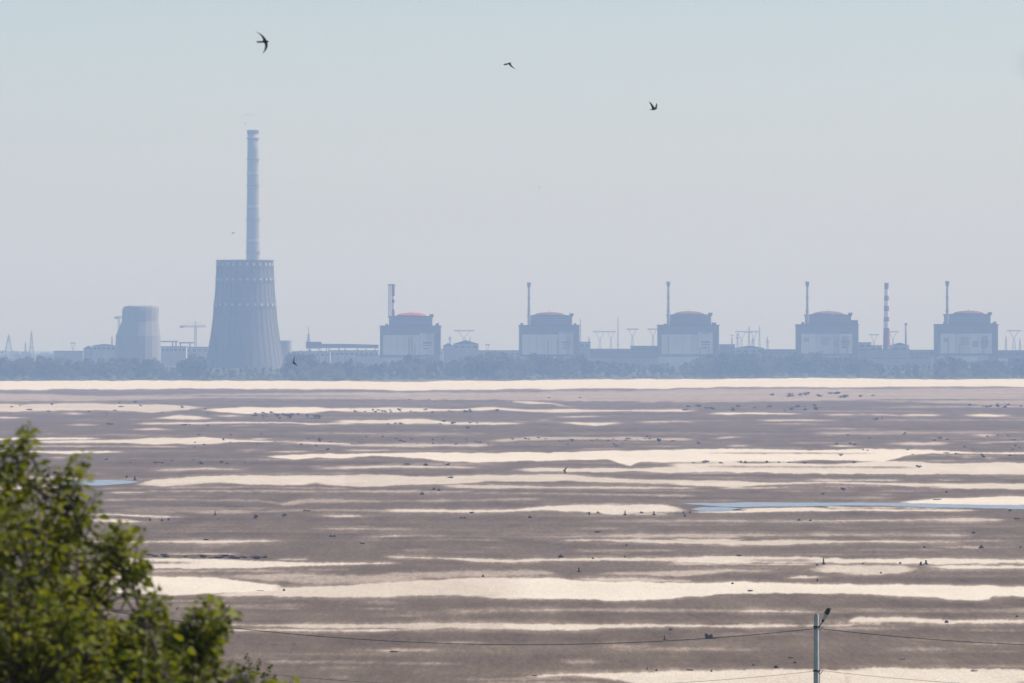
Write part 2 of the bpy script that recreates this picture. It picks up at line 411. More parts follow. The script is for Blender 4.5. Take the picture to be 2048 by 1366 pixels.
cols = np.concatenate([np.arange(-1400, -40, 24), np.arange(-40, 2090, 3), np.arange(2090, 3500, 24)]).astype(float)
rows = np.concatenate([np.arange(1520, 1424, -4.0), np.arange(1424, 750.5, -1.0)])
tone = np.zeros((len(rows), len(cols)))
YY = rows[:, None]
srng = random.Random(99)
for k in range(230):
    y = 790 + 576 * srng.random() ** 1.15; x = srng.uniform(-150, 2100); L_ = srng.uniform(50, 420); h = srng.uniform(.5, 1.3) * (1 + (y - 800) / 330)
    sl = srng.uniform(-.006, .006) * L_
    STRIPS.append(('S', srng.uniform(.28, .62) if srng.random() < .8 else -.12, [(x, y - h * .3, y + h * .3), (x + L_ * .5, y - h + sl * .5, y + h + sl * .5), (x + L_, y - h * .2 + sl, y + h * .2 + sl)]))
for view, tn, pts in STRIPS:
    ox, oy = CROP.get(view, (0, 0)); sc_ = 1.0 if view in 'PS' else S
    px = np.array([ox + p[0] / sc_ for p in pts]); pt = np.array([oy + p[1] / sc_ for p in pts]); pb = np.array([oy + p[2] / sc_ for p in pts])
    sel = np.where((cols >= px[0] - 30) & (cols <= px[-1] + 30))[0]
    c = cols[sel]
    yt = np.interp(c, px, pt); yb = np.interp(c, px, pb)
    # taper both ends, except where a bar carries on into the next traced piece
    ta = tb_ = np.ones(len(c))
    if (pts[0][0] <= 0 and view != 'S') or view == 'P': ea = sstep((c - px[0] + 26) / (320 if view == 'E' and tn == 1 else 40))
    else: ea = ta = sstep((c - px[0] + 24) / 60)
    if pts[-1][0] >= 2048 and view != 'S': eb = sstep((px[-1] + 26 - c) / 40)
    else: eb = tb_ = sstep((px[-1] + 24 - c) / 60)
    end = np.minimum(ea, eb); taper = np.minimum(ta, tb_)
    mid = (yt + yb) / 2; half = (yb - yt) / 2 * (0.25 + 0.75 * taper)
    if half.max() < 7: half = half * (.30 + 1.35 * fbm(c / 75, pt[0] * 1.7 + 3, 3))
    sd = pt[0]
    amp = np.clip(half * 0.22, 0.35, 2.4)
    jag = 0.5 + 0.0016 * max(0, sd - 800)
    yt = mid - half + (fbm(c / 46, sd, 4) - .5) * 2.6 * amp + (vnoise(c / 5.3, sd * 3) - .5) * 1.3 * jag + (vnoise(c / 15, sd * 5) - .5) * 1.5 * jag
    yb = mid + half + (fbm(c / 38, sd + 50, 4) - .5) * 2.6 * amp + (vnoise(c / 5.9, sd * 4) - .5) * 1.3 * jag + (vnoise(c / 17, sd * 6) - .5) * 1.5 * jag
    soft = 1.1 + 1.2 * (tn < .7) + 0.006 * max(0, sd - 900)
    m = sstep((YY - yt + soft) / (2 * soft)) * sstep((yb - YY + soft) / (2 * soft)) * end
    cur = tone[:, sel]
    if tn <= 0.25:
        tone[:, sel] = cur * (1 - m) + tn * m
    else:
        tone[:, sel] = np.maximum(cur, tn * m)
        if tn > .6:      # damp, paler margin fading out into the mud
            sw = 3.2 + 0.012 * max(0, sd - 850)
            up_ = .2 + .8 * fbm(c / 90, sd + 7, 2); dn_ = .2 + .8 * fbm(c / 80, sd + 31, 2)
            m2 = sstep((YY - yt + sw * 2 * up_) / (sw * 2.4 * up_)) * sstep((yb - YY + sw * 2 * dn_) / (sw * 2.4 * dn_)) * end
            tone[:, sel] = np.maximum(tone[:, sel], .36 * m2)
Dr = ground_dist(rows)
GX = (cols[None, :] - CX) / F * Dr[:, None]; GY = np.repeat(Dr[:, None], len(cols), 1)
# beyond the frame the bars go on as the same kind of low sandbars
proc = 0.95 * sstep((fbm(GX / 170, GY / 120, 5) - 0.54) / 0.07)
wl = sstep((cols + 140) / 110)[None, :]; wr = sstep((2190 - cols) / 110)[None, :]
inside = np.minimum(wl, wr)
i0 = np.searchsorted(cols, 0); i1 = np.searchsorted(cols, 2047)
edge = np.where(cols < 0, 0, 1)[None, :] * tone[:, i1:i1 + 1] + np.where(cols < 0, 1, 0)[None, :] * tone[:, i0:i0 + 1]
t2 = np.where((cols < 0)[None, :] | (cols > 2047)[None, :], edge, tone)
tone = t2 * inside + proc * (1 - inside)
# patchy drying: weak tone changes over the bed, drawn out in depth as the old ripple ridges are
calm = 1 - .75 * np.clip(tone, 0, 1)
tone = tone + ((fbm(GX / 5, GY / 42, 5) - .5) * 0.26 + (fbm(GX / 60, GY / 26, 4) - .5) * 0.30) * calm
tone = tone + (nrg.random(tone.shape) - .5) * 0.20 * calm * np.clip((rows[:, None] - 800) / 300, 0, 1)
relief = (fbm(GX / 60, GY / 60, 4) - .5) * 0.22 + (fbm(GX / 9, GY / 9, 3) - .5) * 0.10 * (GY < 1800)
# pools lie in shallow hollows
POOLS = [('F', [(40, 75, 80), (250, 75, 96), (400, 72, 100), (800, 73, 94), (1180, 74, 90), (1500, 80, 102), (2400, 94, 118)]),
         ('F', [(90, 104, 120), (160, 100, 124), (260, 98, 124), (400, 102, 112)]),
         ('A', [(330, 650, 670), (420, 648, 674), (560, 644, 676), (700, 645, 670), (830, 650, 658)]),
         ('D', [(-20, 0, 0)])]
POOLS = POOLS[:3]
pool_polys = []
for view, pts in POOLS:
    ox, oy = CROP[view]
    px = np.array([ox + p[0] / S for p in pts]); pt = np.array([oy + p[1] / S for p in pts]); pb = np.array([oy + p[2] / S for p in pts])
    m = ((cols >= px[0] - 20) & (cols <= px[-1] + 20))[None, :] * (YY >= np.interp(cols, px, pt)[None, :] - 3) * (YY <= np.interp(cols, px, pb)[None, :] + 3)
    relief = np.where(m > 0, -0.06, relief)
    cs = np.arange(px[0], px[-1] + 1, 5.0)
    a = np.interp(cs, px, pt) + (fbm(cs / 30, 3.3, 4) - .5) * 2.6; b_ = np.interp(cs, px, pb) + (fbm(cs / 26, 8.3, 4) - .5) * 2.6
    en = sstep(np.minimum((cs - px[0]) / 25 + .05, (px[-1] - cs) / 25 + .05))
    md = (a + b_) / 2; hf = np.maximum((b_ - a) / 2, .4) * en
    pool_polys.append((cs, md - hf, md + hf))

V = np.stack([GX, GY, relief], -1).reshape(-1, 3)
nr, nc = len(rows), len(cols)
idx = np.arange(nr * nc).reshape(nr, nc)
Q = np.stack([idx[:-1, :-1], idx[:-1, 1:], idx[1:, 1:], idx[1:, :-1]], -1).reshape(-1, 4)


def bed_material():
    m = bpy.data.materials.new('mud_and_sand'); m.use_nodes = True
    nt = m.node_tree; b = nt.nodes['Principled BSDF']; L = nt.links
    at = nt.nodes.new('ShaderNodeAttribute'); at.attribute_name = 'tint'
    tc = nt.nodes.new('ShaderNodeTexCoord')

    def noise(sc, det, rough=0.6, sx=1.0):
        mp = nt.nodes.new('ShaderNodeMapping'); mp.inputs['Scale'].default_value = (sc * sx, sc, sc)
        n = nt.nodes.new('ShaderNodeTexNoise'); n.inputs['Scale'].default_value = 1; n.inputs['Detail'].default_value = det
        n.inputs['Roughness'].default_value = rough
        L.new(tc.outputs['Object'], mp.inputs['Vector']); L.new(mp.outputs['Vector'], n.inputs['Vector'])
        return n.outputs['Fac']

    def math_(op, a, c):
        n = nt.nodes.new('ShaderNodeMath'); n.operation = op
        for i, v in enumerate((a, c)):
            if isinstance(v, (int, float)): n.inputs[i].default_value = v
            else: L.new(v, n.inputs[i])
        return n.outputs[0]
    big = noise(0.012, 7, 0.62, 0.5); mid = noise(0.016, 8, 0.72, 8.0); fine = noise(0.09, 5, 0.75, 12.0); peb = noise(0.28, 3, 0.7, 14.0)
    n_ = math_('MULTIPLY', math_('SUBTRACT', big, 0.5), 0.7)
    n_ = math_('ADD', n_, math_('MULTIPLY', math_('SUBTRACT', mid, 0.5), 0.9))
    n_ = math_('ADD', n_, math_('MULTIPLY', math_('SUBTRACT', fine, 0.5), 1.1))
    cl = nt.nodes.new('ShaderNodeMapRange'); cl.inputs['From Min'].default_value = 0.45; cl.inputs['From Max'].default_value = 0.95
    cl.inputs['To Min'].default_value = 0.62; cl.inputs['To Max'].default_value = 0.22; L.new(at.outputs['Fac'], cl.inputs['Value'])
    n_ = math_('MULTIPLY', n_, cl.outputs['Result'])
    t = math_('ADD', math_('MULTIPLY', math_('ADD', at.outputs['Fac'], n_), 0.76), 0.22)
    rp = nt.nodes.new('ShaderNodeValToRGB'); cr = rp.color_ramp
    cr.elements[0].position = 0.0; cr.elements[0].color = (0.070, 0.046, 0.031, 1)
    cr.elements[1].position = 1.0; cr.elements[1].color = (0.73, 0.65, 0.505, 1)
    for p, c in ((0.12, (0.114, 0.079, 0.048)), (0.26, (0.150, 0.108, 0.068)), (0.40, (0.203, 0.152, 0.102)), (0.54, (0.30, 0.232, 0.170)), (0.70, (0.44, 0.360, 0.270)), (0.88, (0.60, 0.515, 0.395))):
        e = cr.elements.new(p); e.color = (*c, 1)
    L.new(t, rp.inputs['Fac'])
    sp = nt.nodes.new('ShaderNodeMapRange'); sp.inputs['From Min'].default_value = 0.30; sp.inputs['From Max'].default_value = 0.74
    sp.inputs['To Min'].default_value = 0.86; sp.inputs['To Max'].default_value = 1.14; L.new(peb, sp.inputs['Value'])
    mu = nt.nodes.new('ShaderNodeMixRGB'); mu.blend_type = 'MULTIPLY'; mu.inputs['Fac'].default_value = 1
    L.new(rp.outputs['Color'], mu.inputs['Color1']); L.new(sp.outputs['Result'], mu.inputs['Color2'])
    L.new(mu.outputs['Color'], b.inputs['Base Color'])
    b.inputs['Roughness'].default_value = 0.95; b.inputs['Specular IOR Level'].default_value = 0.1
    bp = nt.nodes.new('ShaderNodeBump'); bp.inputs['Strength'].default_value = 0.35; bp.inputs['Distance'].default_value = 0.25
    L.new(fine, bp.inputs['Height']); L.new(bp.outputs['Normal'], b.inputs['Normal'])
    return m


BED = bed_material()
bed = link('mudflat', raw_mesh('mudflat', V, Q, BED, 4, True, tone.ravel()))
tag(bed, kind='structure')

# pools of water
wm = bpy.data.materials.new('pool_water'); wm.use_nodes = True
nt = wm.node_tree; b = nt.nodes['Principled BSDF']
b.inputs['Base Color'].default_value = (0.19, 0.225, 0.275, 1); b.inputs['Roughness'].default_value = 0.18
b.inputs['IOR'].default_value = 1.33
nz = nt.nodes.new('ShaderNodeTexNoise'); nz.inputs['Scale'].default_value = 1.2; nz.inputs['Detail'].default_value = 4
tcn = nt.nodes.new('ShaderNodeTexCoord'); nt.links.new(tcn.outputs['Object'], nz.inputs['Vector'])
bp = nt.nodes.new('ShaderNodeBump'); bp.inputs['Strength'].default_value = 0.5; bp.inputs['Distance'].default_value = 0.3
nt.links.new(nz.outputs['Fac'], bp.inputs['Height']); nt.links.new(bp.outputs['Normal'], b.inputs['Normal'])
for cs, a, c in pool_polys:
    mb = MB()
    for k in range(len(cs)):
        for y in (a[k], c[k]):
            D = ground_dist(y); mb.v.append((X(cs[k], D), D, 0.0))
    mb.f = [(2 * k, 2 * k + 1, 2 * k + 3, 2 * k + 2) for k in range(len(cs) - 1)]
    o = mb.build('water', wm); tag(o, kind='structure')

# the ground as one sheet to the horizon (lies under everything)
g = MB()
g.v = [(-7000, -2500, -0.5), (7000, -2500, -0.5), (7000, 20000, -0.5), (-7000, 20000, -0.5)]; g.f = [(0, 1, 2, 3)]
gm_ = mat('dry_earth', (0.2, 0.165, 0.14), var=0.35, scale=0.02)
tag(g.build('ground', gm_), kind='structure')

# near bank below the viewpoint
bank_prof = [(-400, 39), (-30, 38.9), (6, 38.8), (14, 38.4), (25, 37.0), (40, 34.4), (60, 31.5), (100, 26.5), (180, 21.8), (264, 20.0), (340, 15.0), (450, 7.0), (560, 1.0), (640, -0.6)]
ys = np.concatenate([np.arange(-400, 0, 20), np.arange(0, 120, 3), np.arange(120, 650, 8)]).astype(float)
xs = np.arange(-600, 601, 12).astype(float)
BX, BY = np.meshgrid(xs, ys)
BZ = np.interp(BY, [p[0] for p in bank_prof], [p[1] for p in bank_prof]) + (fbm(BX / 30, BY / 30, 4) - .5) * np.clip(BY / 60, 0.1, 1.2) - 0.2


def bank_z(x, y):
    return float(np.interp(y, [p[0] for p in bank_prof], [p[1] for p in bank_prof]) + (fbm(x / 30, y / 30, 4) - .5) * min(max(y / 60, .1), 1.2) - 0.2)


ii = np.arange(BX.size).reshape(BX.shape)
BQ = np.stack([ii[:-1, :-1], ii[:-1, 1:], ii[1:, 1:], ii[1:, :-1]], -1).reshape(-1, 4)
bankm = mat('bank_grass', (0.10, 0.11, 0.045), var=0.45, scale=0.6)
tag(link('bank', raw_mesh('bank', np.stack([BX, BY, BZ], -1).reshape(-1, 3), BQ, bankm, 4, True)), kind='structure')

# far shore land
SHORE_PX = [(-1400, 764), (0, 762), (300, 760.5), (560, 761.5), (690, 762), (850, 759), (1020, 761), (1150, 758), (1400, 757.5), (1500, 757), (1620, 755.5), (1750, 757), (1890, 759), (2048, 757), (3500, 757)]


def shore_row(px):
    return np.interp(px, [p[0] for p in SHORE_PX], [p[1] for p in SHORE_PX])


def land_z(D, off):
    return float(np.interp(off, [-20, 0, 60, 260, 700, 30000], [-0.8, 0.15, 2.0, 7.0, 10.0, 10.0]))


lcols = np.concatenate([np.arange(-4000, -60, 60), np.arange(-60, 2110, 6), np.arange(2110, 6000, 60)]).astype(float)
offs = np.array([-20, 0, 12, 30, 60, 120, 200, 260, 400, 700, 1500, 3000, 6000, 13000.])
Lv = []
for k, of in enumerate(offs):
    Ds = ground_dist(shore_row(lcols) + (fbm(lcols / 14, 2.2, 4) - .5) * 4.2) + of
    Ds = np.minimum(Ds, 19500)
    Lv.append(np.stack([(lcols - CX) / F * Ds, Ds, np.full(len(lcols), land_z(0, of)) + (fbm(lcols / 9, of / 7, 3) - .5) * (1.2 if of > 10 else .1)], -1))
Lv = np.array(Lv).reshape(-1, 3)
li = np.arange(len(Lv)).reshape(len(offs), len(lcols))
LQ = np.stack([li[:-1, :-1], li[:-1, 1:], li[1:, 1:], li[1:, :-1]], -1).reshape(-1, 4)
landm = mat('shore_grass', (0.060, 0.068, 0.035), var=0.4, scale=0.03)
tag(link('shore_land', raw_mesh('shore_land', Lv, LQ, landm, 4, True)), kind='structure')


def shore_D(px):
    return float(ground_dist(shore_row(px)))


# ------------------------------------------------------------------ plant structures on the far shore
BASE_Z = 9.0


def lattice(mb, cx, cy, z0, z1, w0, w1, r, n):
    """square lattice mast"""
    for k in range(n):
        a, c = k / n, (k + 1) / n
        za, zc = z0 + (z1 - z0) * a, z0 + (z1 - z0) * c
        wa, wc = (w0 + (w1 - w0) * a) / 2, (w0 + (w1 - w0) * c) / 2
        cn = ((-1, -1), (1, -1), (1, 1), (-1, 1))
        for i in range(4):
            p, q = cn[i], cn[(i + 1) % 4]
            mb.bar((cx + p[0] * wa, cy + p[1] * wa, za), (cx + p[0] * wc, cy + p[1] * wc, zc), r)
            mb.bar((cx + p[0] * wa, cy + p[1] * wa, za), (cx + q[0] * wc, cy + q[1] * wc, zc), r * .7)
            mb.bar((cx + p[0] * wc, cy + p[1] * wc, zc), (cx + q[0] * wc, cy + q[1] * wc, zc), r * .7)


def ring_box(mb, x0, x1, y0, y1, z0, z1, t=0.4):
    mb.box(x0 - t, x1 + t, y0 - t, y1 + t, z0, z1)


def reactor(L, lt, ul, ur, ut, dc, dt, dr, sx, st, label, striped=False, mottled=False, shoulder=False):
    D = 7000.0; m = D / F
    x0, x1 = X(L, D), X(L + 121, D)
    root = thing('reactor_building', label, 'reactor building', ((x0 + x1) / 2, D + 30, BASE_Z), 'reactor blocks in a row on the far shore')
    zt = Z(lt, D); zu = Z(ut, D); z0 = BASE_Z - 1
    lb = MB().box(x0, x1, D, D + 62, z0, zt).build('lower_block', CONC_D, root)
    MB().box(x0 - .7, x1 + .7, D - .7, D + 62.7, zt, zt + 1.2).build('parapet', ROOF, lb)
    ux0, ux1 = X(ul, D + 8), X(ur, D + 8)
    ub = MB().box(ux0, ux1, D + 8, D + 58, zt + 1.2, zu - 1.5).build('upper_block', CONC_D, root)
    MB().box(ux0 - 1.2, ux1 + 1.2, D + 6.8, D + 59.2, zu - 1.5, zu).build('cornice', ROOF, ub)
    for k in range(3):     # thin service ledges with rails round the upper block
        zz = zt + 1.6 + (zu - zt) * (.25 + .22 * k)
        MB().box(ux0 - .5, ux1 + .5, D + 7.5, D + 8, zz, zz + .35).build('ledge', CONC, ub)
    MB().box(ux1 - 3, ux1 + 1.8, D + 9, D + 14, zu, zu + 2.2).build('roof_hut', ROOF, ub)
    # domed roof
    R = dr * m; H = Z(dt, D) - zu; cx, cy = X(dc, D + 33), D + 33
    n = 9
    prof = [(R * 1.16, zu), (R * 1.16, zu + .5)] + [(R * math.cos(a), zu + .5 + (H - .5) * math.sin(a)) for a in [math.pi / 2 * k / n for k in range(n)]] + [(0.6, zu + H)]
    dm = MB().revolve(cx, cy, prof, 40).build('dome', RED if striped else RED_D, root, smooth=False)
    MB().tube([(cx, cy, zu + H - .3), (cx, cy, zu + H + 2.2)], .35).build('finial', STEEL, dm)
    # ventilation stack
    w = 3.0 * m
    zs = Z(st, D); xs = X(sx, D); ys_ = D + 4
    if striped:
        zb = zu - 1
        vs = MB().revolve(xs, D + 12, [(w * 1.1, zt), (w * 1.05, zb)], 20).build('vent_stack', CONC, root)
        cuts = [632, 619, 611, 605, 599, 592, 576]
        mats_ = [STRIPE_R, STRIPE_W, STRIPE_W, STRIPE_R, STRIPE_W, STRIPE_R]
        for k in range(6):
            za, zc = Z(cuts[k], D), Z(cuts[k + 1], D)
            MB().revolve(xs, D + 12, [(w, za), (w, zc)], 20).build('stripe', mats_[k], vs)
        MB().revolve(xs, D + 12, [(w, Z(576, D)), (w, Z(571, D)), (w * 1.35, Z(570.5, D)), (w * 1.35, zs)], 20).build('stack_head', STRIPE_R, vs)
        # slim lattice mast beside it
        xm = X(779, D); mb = MB(); lattice(mb, xm, D + 12, zu - 2, Z(570, D), 3.2, 2.6, .28, 14)
        mb.box(xm - 2, xm + 2, D + 10, D + 14, Z(571, D), Z(568, D))
        mb.build('lattice_mast', STEEL, root)
    else:
        vs = MB().revolve(xs, ys_, [(w * .95, zt - 20), (w * .95, zu), (w * .8, Z(600, D)), (w * .74, zs - 5)], 20).build('vent_stack', CONC, root)
        MB().revolve(xs, ys_, [(w * .8, zs - 6), (w * 1.3, zs - 3.5), (w * 1.3, zs), (w * .9, zs), (w * .9, zs - 1)], 20).build('stack_head', CONC_D, vs)
        for zz in (Z(622, D), Z(644, D), Z(596, D)):
            MB().revolve(xs, ys_, [(w * 1.35, zz), (w * 1.35, zz + .8)], 16).build('platform', STEEL, vs)
    # front facade: white cladding in big sheets
    fx0, fx1 = X(L + 6, D), X(L + 109, D); fzt, fzb = Z(lt + 17, D), Z(lt + 57, D)
    n = 7; rr_ = random.Random(int(L))
    for k in range(n):
        a = fx0 + (fx1 - fx0) * k / n; c = fx0 + (fx1 - fx0) * (k + 1) / n - .25
        top = fzt + (Z(0, D) - Z(4.5, D) if k >= n - 2 and not mottled else 0)
        mt = rr_.choice((WHITE, WHITE, WHITE, PALE)) if not (mottled and k in (2, 3)) else PALE
        MB().box(a, c, D - .6, D + .1, fzb, top).build('facade_panel', mt, root)
    # window strips on the stair side
    for k, (a, c, y0, y1) in enumerate([(84, 104, 13.5, 15), (86, 103, 31.5, 34), (86, 103, 37, 38.5), (87, 96, 43, 45)]):
        MB().box(X(L + a, D), X(L + c, D), D - .95, D - .62, Z(lt + y1, D), Z(lt + y0, D)).build('window_strip', GLASS, root)
    if mottled:
        for a, c, y0, y1 in [(12, 22, 26, 33), (46, 62, 24, 40), (70, 82, 32, 44), (88, 100, 22, 46)]:
            MB().box(X(L + a, D), X(L + c, D), D - .95, D - .62, Z(lt + y1, D), Z(lt + y0, D)).build('louvre_panel', CONC, root)
    MB().box(x0 + 2, x1 - 12, D - 6, D - .7, z0, Z(lt + 60.5, D)).build('plinth', CONC, root)
    MB().box(x0 - 1, x0 + 46, D - 16, D - 6.2, z0, Z(lt + 63, D)).build('annex', WHITE, root)
    for k in range(3):       # ladders, ducts and roof plant differ from block to block
        xx = rr_.uniform(ux0 + 6, ux1 - 6)
        MB().box(xx - .5, xx + .5, D + 7, D + 7.9, zt + 1.3, zu - 1.6).build('ladder', STEEL, ub)
        xx = rr_.uniform(fx0 + 4, fx1 - 4); hh = rr_.uniform(.3, .95)
        MB().box(xx - .7, xx + .7, D - 2.0, D - 1.0, fzb, fzb + (fzt - fzb) * hh).build('duct', CONC, root)
        xx = rr_.uniform(x0 + 3, ux0 - 2) if k == 0 else rr_.uniform(ux1 + 1, x1 - 3)
        MB().box(xx - 1.6, xx + 1.6, D + 3, D + 7, zt + 1.2, zt + 1.2 + rr_.uniform(1.2, 3)).build('roof_unit', ROOF, lb)
    if shoulder:
        MB().box(ux1, x1, D + 10, D + 50, zt + 1.2, Z(640, D)).build('shoulder_block', CONC_D, root)
    return root


reactor(760, 653, 778, 864, 632, 823, 625, 30, 786, 568, 'grey reactor block with bright red dome and red and white striped vent stack', striped=True)
reactor(1038, 652, 1056, 1144, 630.5, 1099, 624, 30, 1058, 565, 'grey reactor block with plain stack, next after the striped-stack block')
reactor(1317, 651.5, 1336, 1422, 629, 1378, 622, 30, 1337, 563, 'grey reactor block in the middle of the row of five')
reactor(1596, 650.5, 1614, 1702, 629, 1656, 622, 31, 1615, 563, 'grey reactor block with mottled white front and stepped shoulder towards the striped chimney', mottled=True, shoulder=True)
reactor(1875, 650, 1894, 1981, 628, 1937, 621, 31, 1895, 562, 'grey reactor block ending the row beyond the striped chimney', mottled=True)

# big cooling tower: faceted clad shell with three rings of pale openings
D = 6850.0; m = D / F
cx = X(490, D); base = BASE_Z - 1
ct = thing('cooling_tower', 'big flaring blue-grey cooling tower with three rings of pale openings', 'cooling tower', (cx, D, BASE_Z))
prof_px = [(740, 80.5), (700, 73), (670, 68), (640, 64), (616, 62), (604, 61), (590, 59.5), (566, 58), (556, 57.5), (534, 56.5), (523, 56)]
NS = 36
mb = MB()
mb.revolve(cx, D, [(r * m, Z(y, D)) for y, r in prof_px], NS, cap=False)
inner = [(r * m - 1.2, Z(y, D)) for y, r in prof_px]
mb.revolve(cx, D, inner[::-1], NS, cap=False)
shell = mb.build('shell', CONC_T, ct)
for i in range(NS):                    # ribs between the cladding bays
    a = 2 * math.pi * (i + .5) / NS
    if math.sin(a) > .35: continue
    MB().tube([(cx + (r * m * .997 + .3) * math.cos(a), D + (r * m * .997 + .3) * math.sin(a), Z(y, D)) for y, r in prof_px], .32, 4).build('rib', CONC_D, ct)
rimr = 58.3 * m
MB().revolve(cx, D, [(rimr - 3, Z(523.4, D)), (rimr, Z(522.5, D)), (rimr, Z(520, D)), (rimr - 3.5, Z(520, D)), (rimr - 3.5, Z(523.4, D))], NS, cap=False).build('rim', CONC_D, ct)
for yc, hh, rr in ((529, 3.0, 56.8), (559, 2.4, 58.3), (609.5, 2.6, 62.2)):
    zc = Z(yc, D)
    MB().revolve(cx, D, [(rr * m + .1, zc - hh * m * 1.9), (rr * m + .9, zc - hh * m * 1.9), (rr * m + .9, zc - hh * m * 1.6), (rr * m + .1, zc - hh * m * 1.6)], NS, cap=False).build('band', CONC_D, ct)
    pm = None
    for i in range(26):
        a = 2 * math.pi * i / 26
        if math.sin(a) > .5: continue
        ca, sa = math.cos(a), math.sin(a); r0 = rr * m; w = 2.7 * m * (0.8 + .35 * rng.random())
        mbp = MB()
        for rd in (r0 - .4, r0 + .75):
            for (u, zz) in ((-w, zc - hh * m), (w, zc - hh * m), (w, zc + hh * m), (-w, zc + hh * m)):
                mbp.v.append((cx + rd * ca - u * sa, D + rd * sa + u * ca, zz))
        mbp.f = [(4, 5, 6, 7), (0, 4, 7, 3), (1, 2, 6, 5), (0, 1, 5, 4), (3, 7, 6, 2), (0, 3, 2, 1)]
        mbp.build('pale_panel', PALE, ct)  # opaque sheet, pale colour stands in for light seen through the opening

# stub of the second cooling tower
D = 7250.0; m = D / F
cx = X(283, D)
st = thing('cooling_tower', 'squat pale cooling tower stub beside the low sheds', 'cooling tower', (cx, D + 30, BASE_Z))
pp = [(740, 229, 323), (672, 231, 321.5), (652, 239, 318.5), (642, 243.5, 317), (619, 244, 318), (614, 247, 318), (611.5, 248, 316)]
mb = MB(); rings = []
N2 = 18
for k, (y, xa, xb) in enumerate(pp):
    rr = (xb - xa) / 2 * m; xc = X((xa + xb) / 2, D + 30)
    rings.append([(xc + rr * math.cos(2 * math.pi * i / N2 + .2), D + 30 + rr * math.sin(2 * math.pi * i / N2 + .2), Z(y, D) + (rng.uniform(-.9, .6) if k > 4 else 0)) for i in range(N2)])
mb.loft(rings, cap=True)
mb.build('shell', CONC_S, st)
# tall flue stack behind the big tower
D = 8000.0; m = D / F
cx = X(506, D)
ch = thing('smokestack', 'very tall grey smokestack rising behind the big cooling tower', 'smokestack', (cx, D, BASE_Z))
pr = [(16.2, 740), (14.2, 540), (13.6, 519), (12.9, 450), (12.2, 400), (11.6, 345), (11.2, 300), (11.0, 268)]
MB().revolve(cx, D, [(r * m, Z(y, D)) for r, y in pr], 40).build('shaft', CONC, ch, smooth=True)
MB().revolve(cx, D, [(11.1 * m, Z(268, D)), (12.0 * m, Z(265, D)), (12.2 * m, Z(261, D)), (11.2 * m, Z(260, D)), (9 * m, Z(260, D)), (9 * m, Z(266, D))], 40).build('cap', CONC_D, ch)
for y, hh, r in ((346, 3.2, 11.75), (413, 2.6, 12.45), (481, 2.6, 13.3)):
    MB().revolve(cx, D, [(r * m + .1, Z(y + hh, D)), (r * m + .5, Z(y + hh, D)), (r * m + .5, Z(y - hh, D)), (r * m + .1, Z(y - hh, D))], 40, cap=False).build('pale_band', PALE, ch)
for y, r in ((278, 11.2), (320, 11.5), (372, 12.1), (440, 12.9), (505, 13.6)):
    MB().revolve(cx, D, [(r * m, Z(y, D)), (r * m + 1.6, Z(y, D)), (r * m + 1.6, Z(y, D) + 1.1), (r * m, Z(y, D) + 1.1)], 40, cap=False).build('gallery', STEEL, ch)

# striped chimney and slim vent
D = 7200.0; m = D / F
cx = X(1773, D)
sc1 = thing('chimney', 'red and white striped tapering chimney between the two mottled reactor blocks', 'chimney', (cx, D, BASE_Z))
cuts = [(740, 8.5), (694, 7.0), (656, 5.9), (643, 5.7), (634, 5.5), (622, 5.2), (612, 5.0), (601, 4.8), (591.5, 4.5), (578, 4.3), (566, 4.0)]
mts = [CONC_D, STRIPE_R, STRIPE_W, STRIPE_R, STRIPE_W, STRIPE_R, STRIPE_W, STRIPE_R, STRIPE_W, STRIPE_R]
for k in range(10):
    (ya, ra), (yc, rc) = cuts[k], cuts[k + 1]
    MB().revolve(cx, D, [(ra * m, Z(ya, D)), (rc * m, Z(yc, D))], 24).build('shaft' if k == 0 else 'stripe', mts[k], sc1, smooth=False)
MB().revolve(cx, D, [(4.1 * m, Z(567.5, D)), (4.6 * m, Z(567.5, D)), (4.6 * m, Z(565.6, D)), (3 * m, Z(565.6, D))], 24).build('cap', STEEL, sc1)
cx = X(1812, D)
sv = thing('vent_pipe', 'slim plain vent pipe standing near the striped chimney', 'vent pipe', (cx, D, BASE_Z))
MB().revolve(cx, D, [(2.6 * m, Z(740, D)), (2.3 * m, Z(690, D)), (2.0 * m, Z(650, D))], 16).build('pipe', CONC, sv, smooth=True)
MB().revolve(cx, D, [(2.1 * m, Z(650, D)), (2.8 * m, Z(648.5, D)), (2.8 * m, Z(646, D)), (1.6 * m, Z(646, D))], 16).build('cap', CONC_D, sv)


# low buildings round the units
def low_building(x0, x1, top, D, label, wall=CONC_D, roof='flat', depth=30, win=0, name='shed'):
    a, c = X(x0, D), X(x1, D); zt = Z(top, D); zb = BASE_Z - 1
    r = thing(name, label, 'building', ((a + c) / 2, D + depth / 2, BASE_Z), 'low buildings between the reactor blocks')
    wl_ = MB().box(a, c, D, D + depth, zb, zt).build('wall', wall, r)
    if roof == 'flat':
        MB().box(a - .5, c + .5, D - .5, D + depth + .5, zt, zt + .9).build('roof', ROOF, r)
    else:
        h = roof
        mb = MB(); y0, y1 = D - .8, D + depth + .8; mx_ = (a + c) / 2
        mb.v = [(a - .8, y0, zt), (c + .8, y0, zt), (mx_, y0, zt + h), (a - .8, y1, zt), (c + .8, y1, zt), (mx_, y1, zt + h)]
        mb.f = [(0, 1, 2), (3, 5, 4), (0, 2, 5, 3), (1, 4, 5, 2), (0, 3, 4, 1)]
        mb.build('roof', ROOF, r)
    for k in range(win):
        wx = a + (c - a) * (k + .5) / win; ww = (c - a) / win * .32
        MB().box(wx - ww, wx + ww, D - .25, D + .05, zt - 5.0, zt - 2.2).build('window', GLASS, r)
    return r


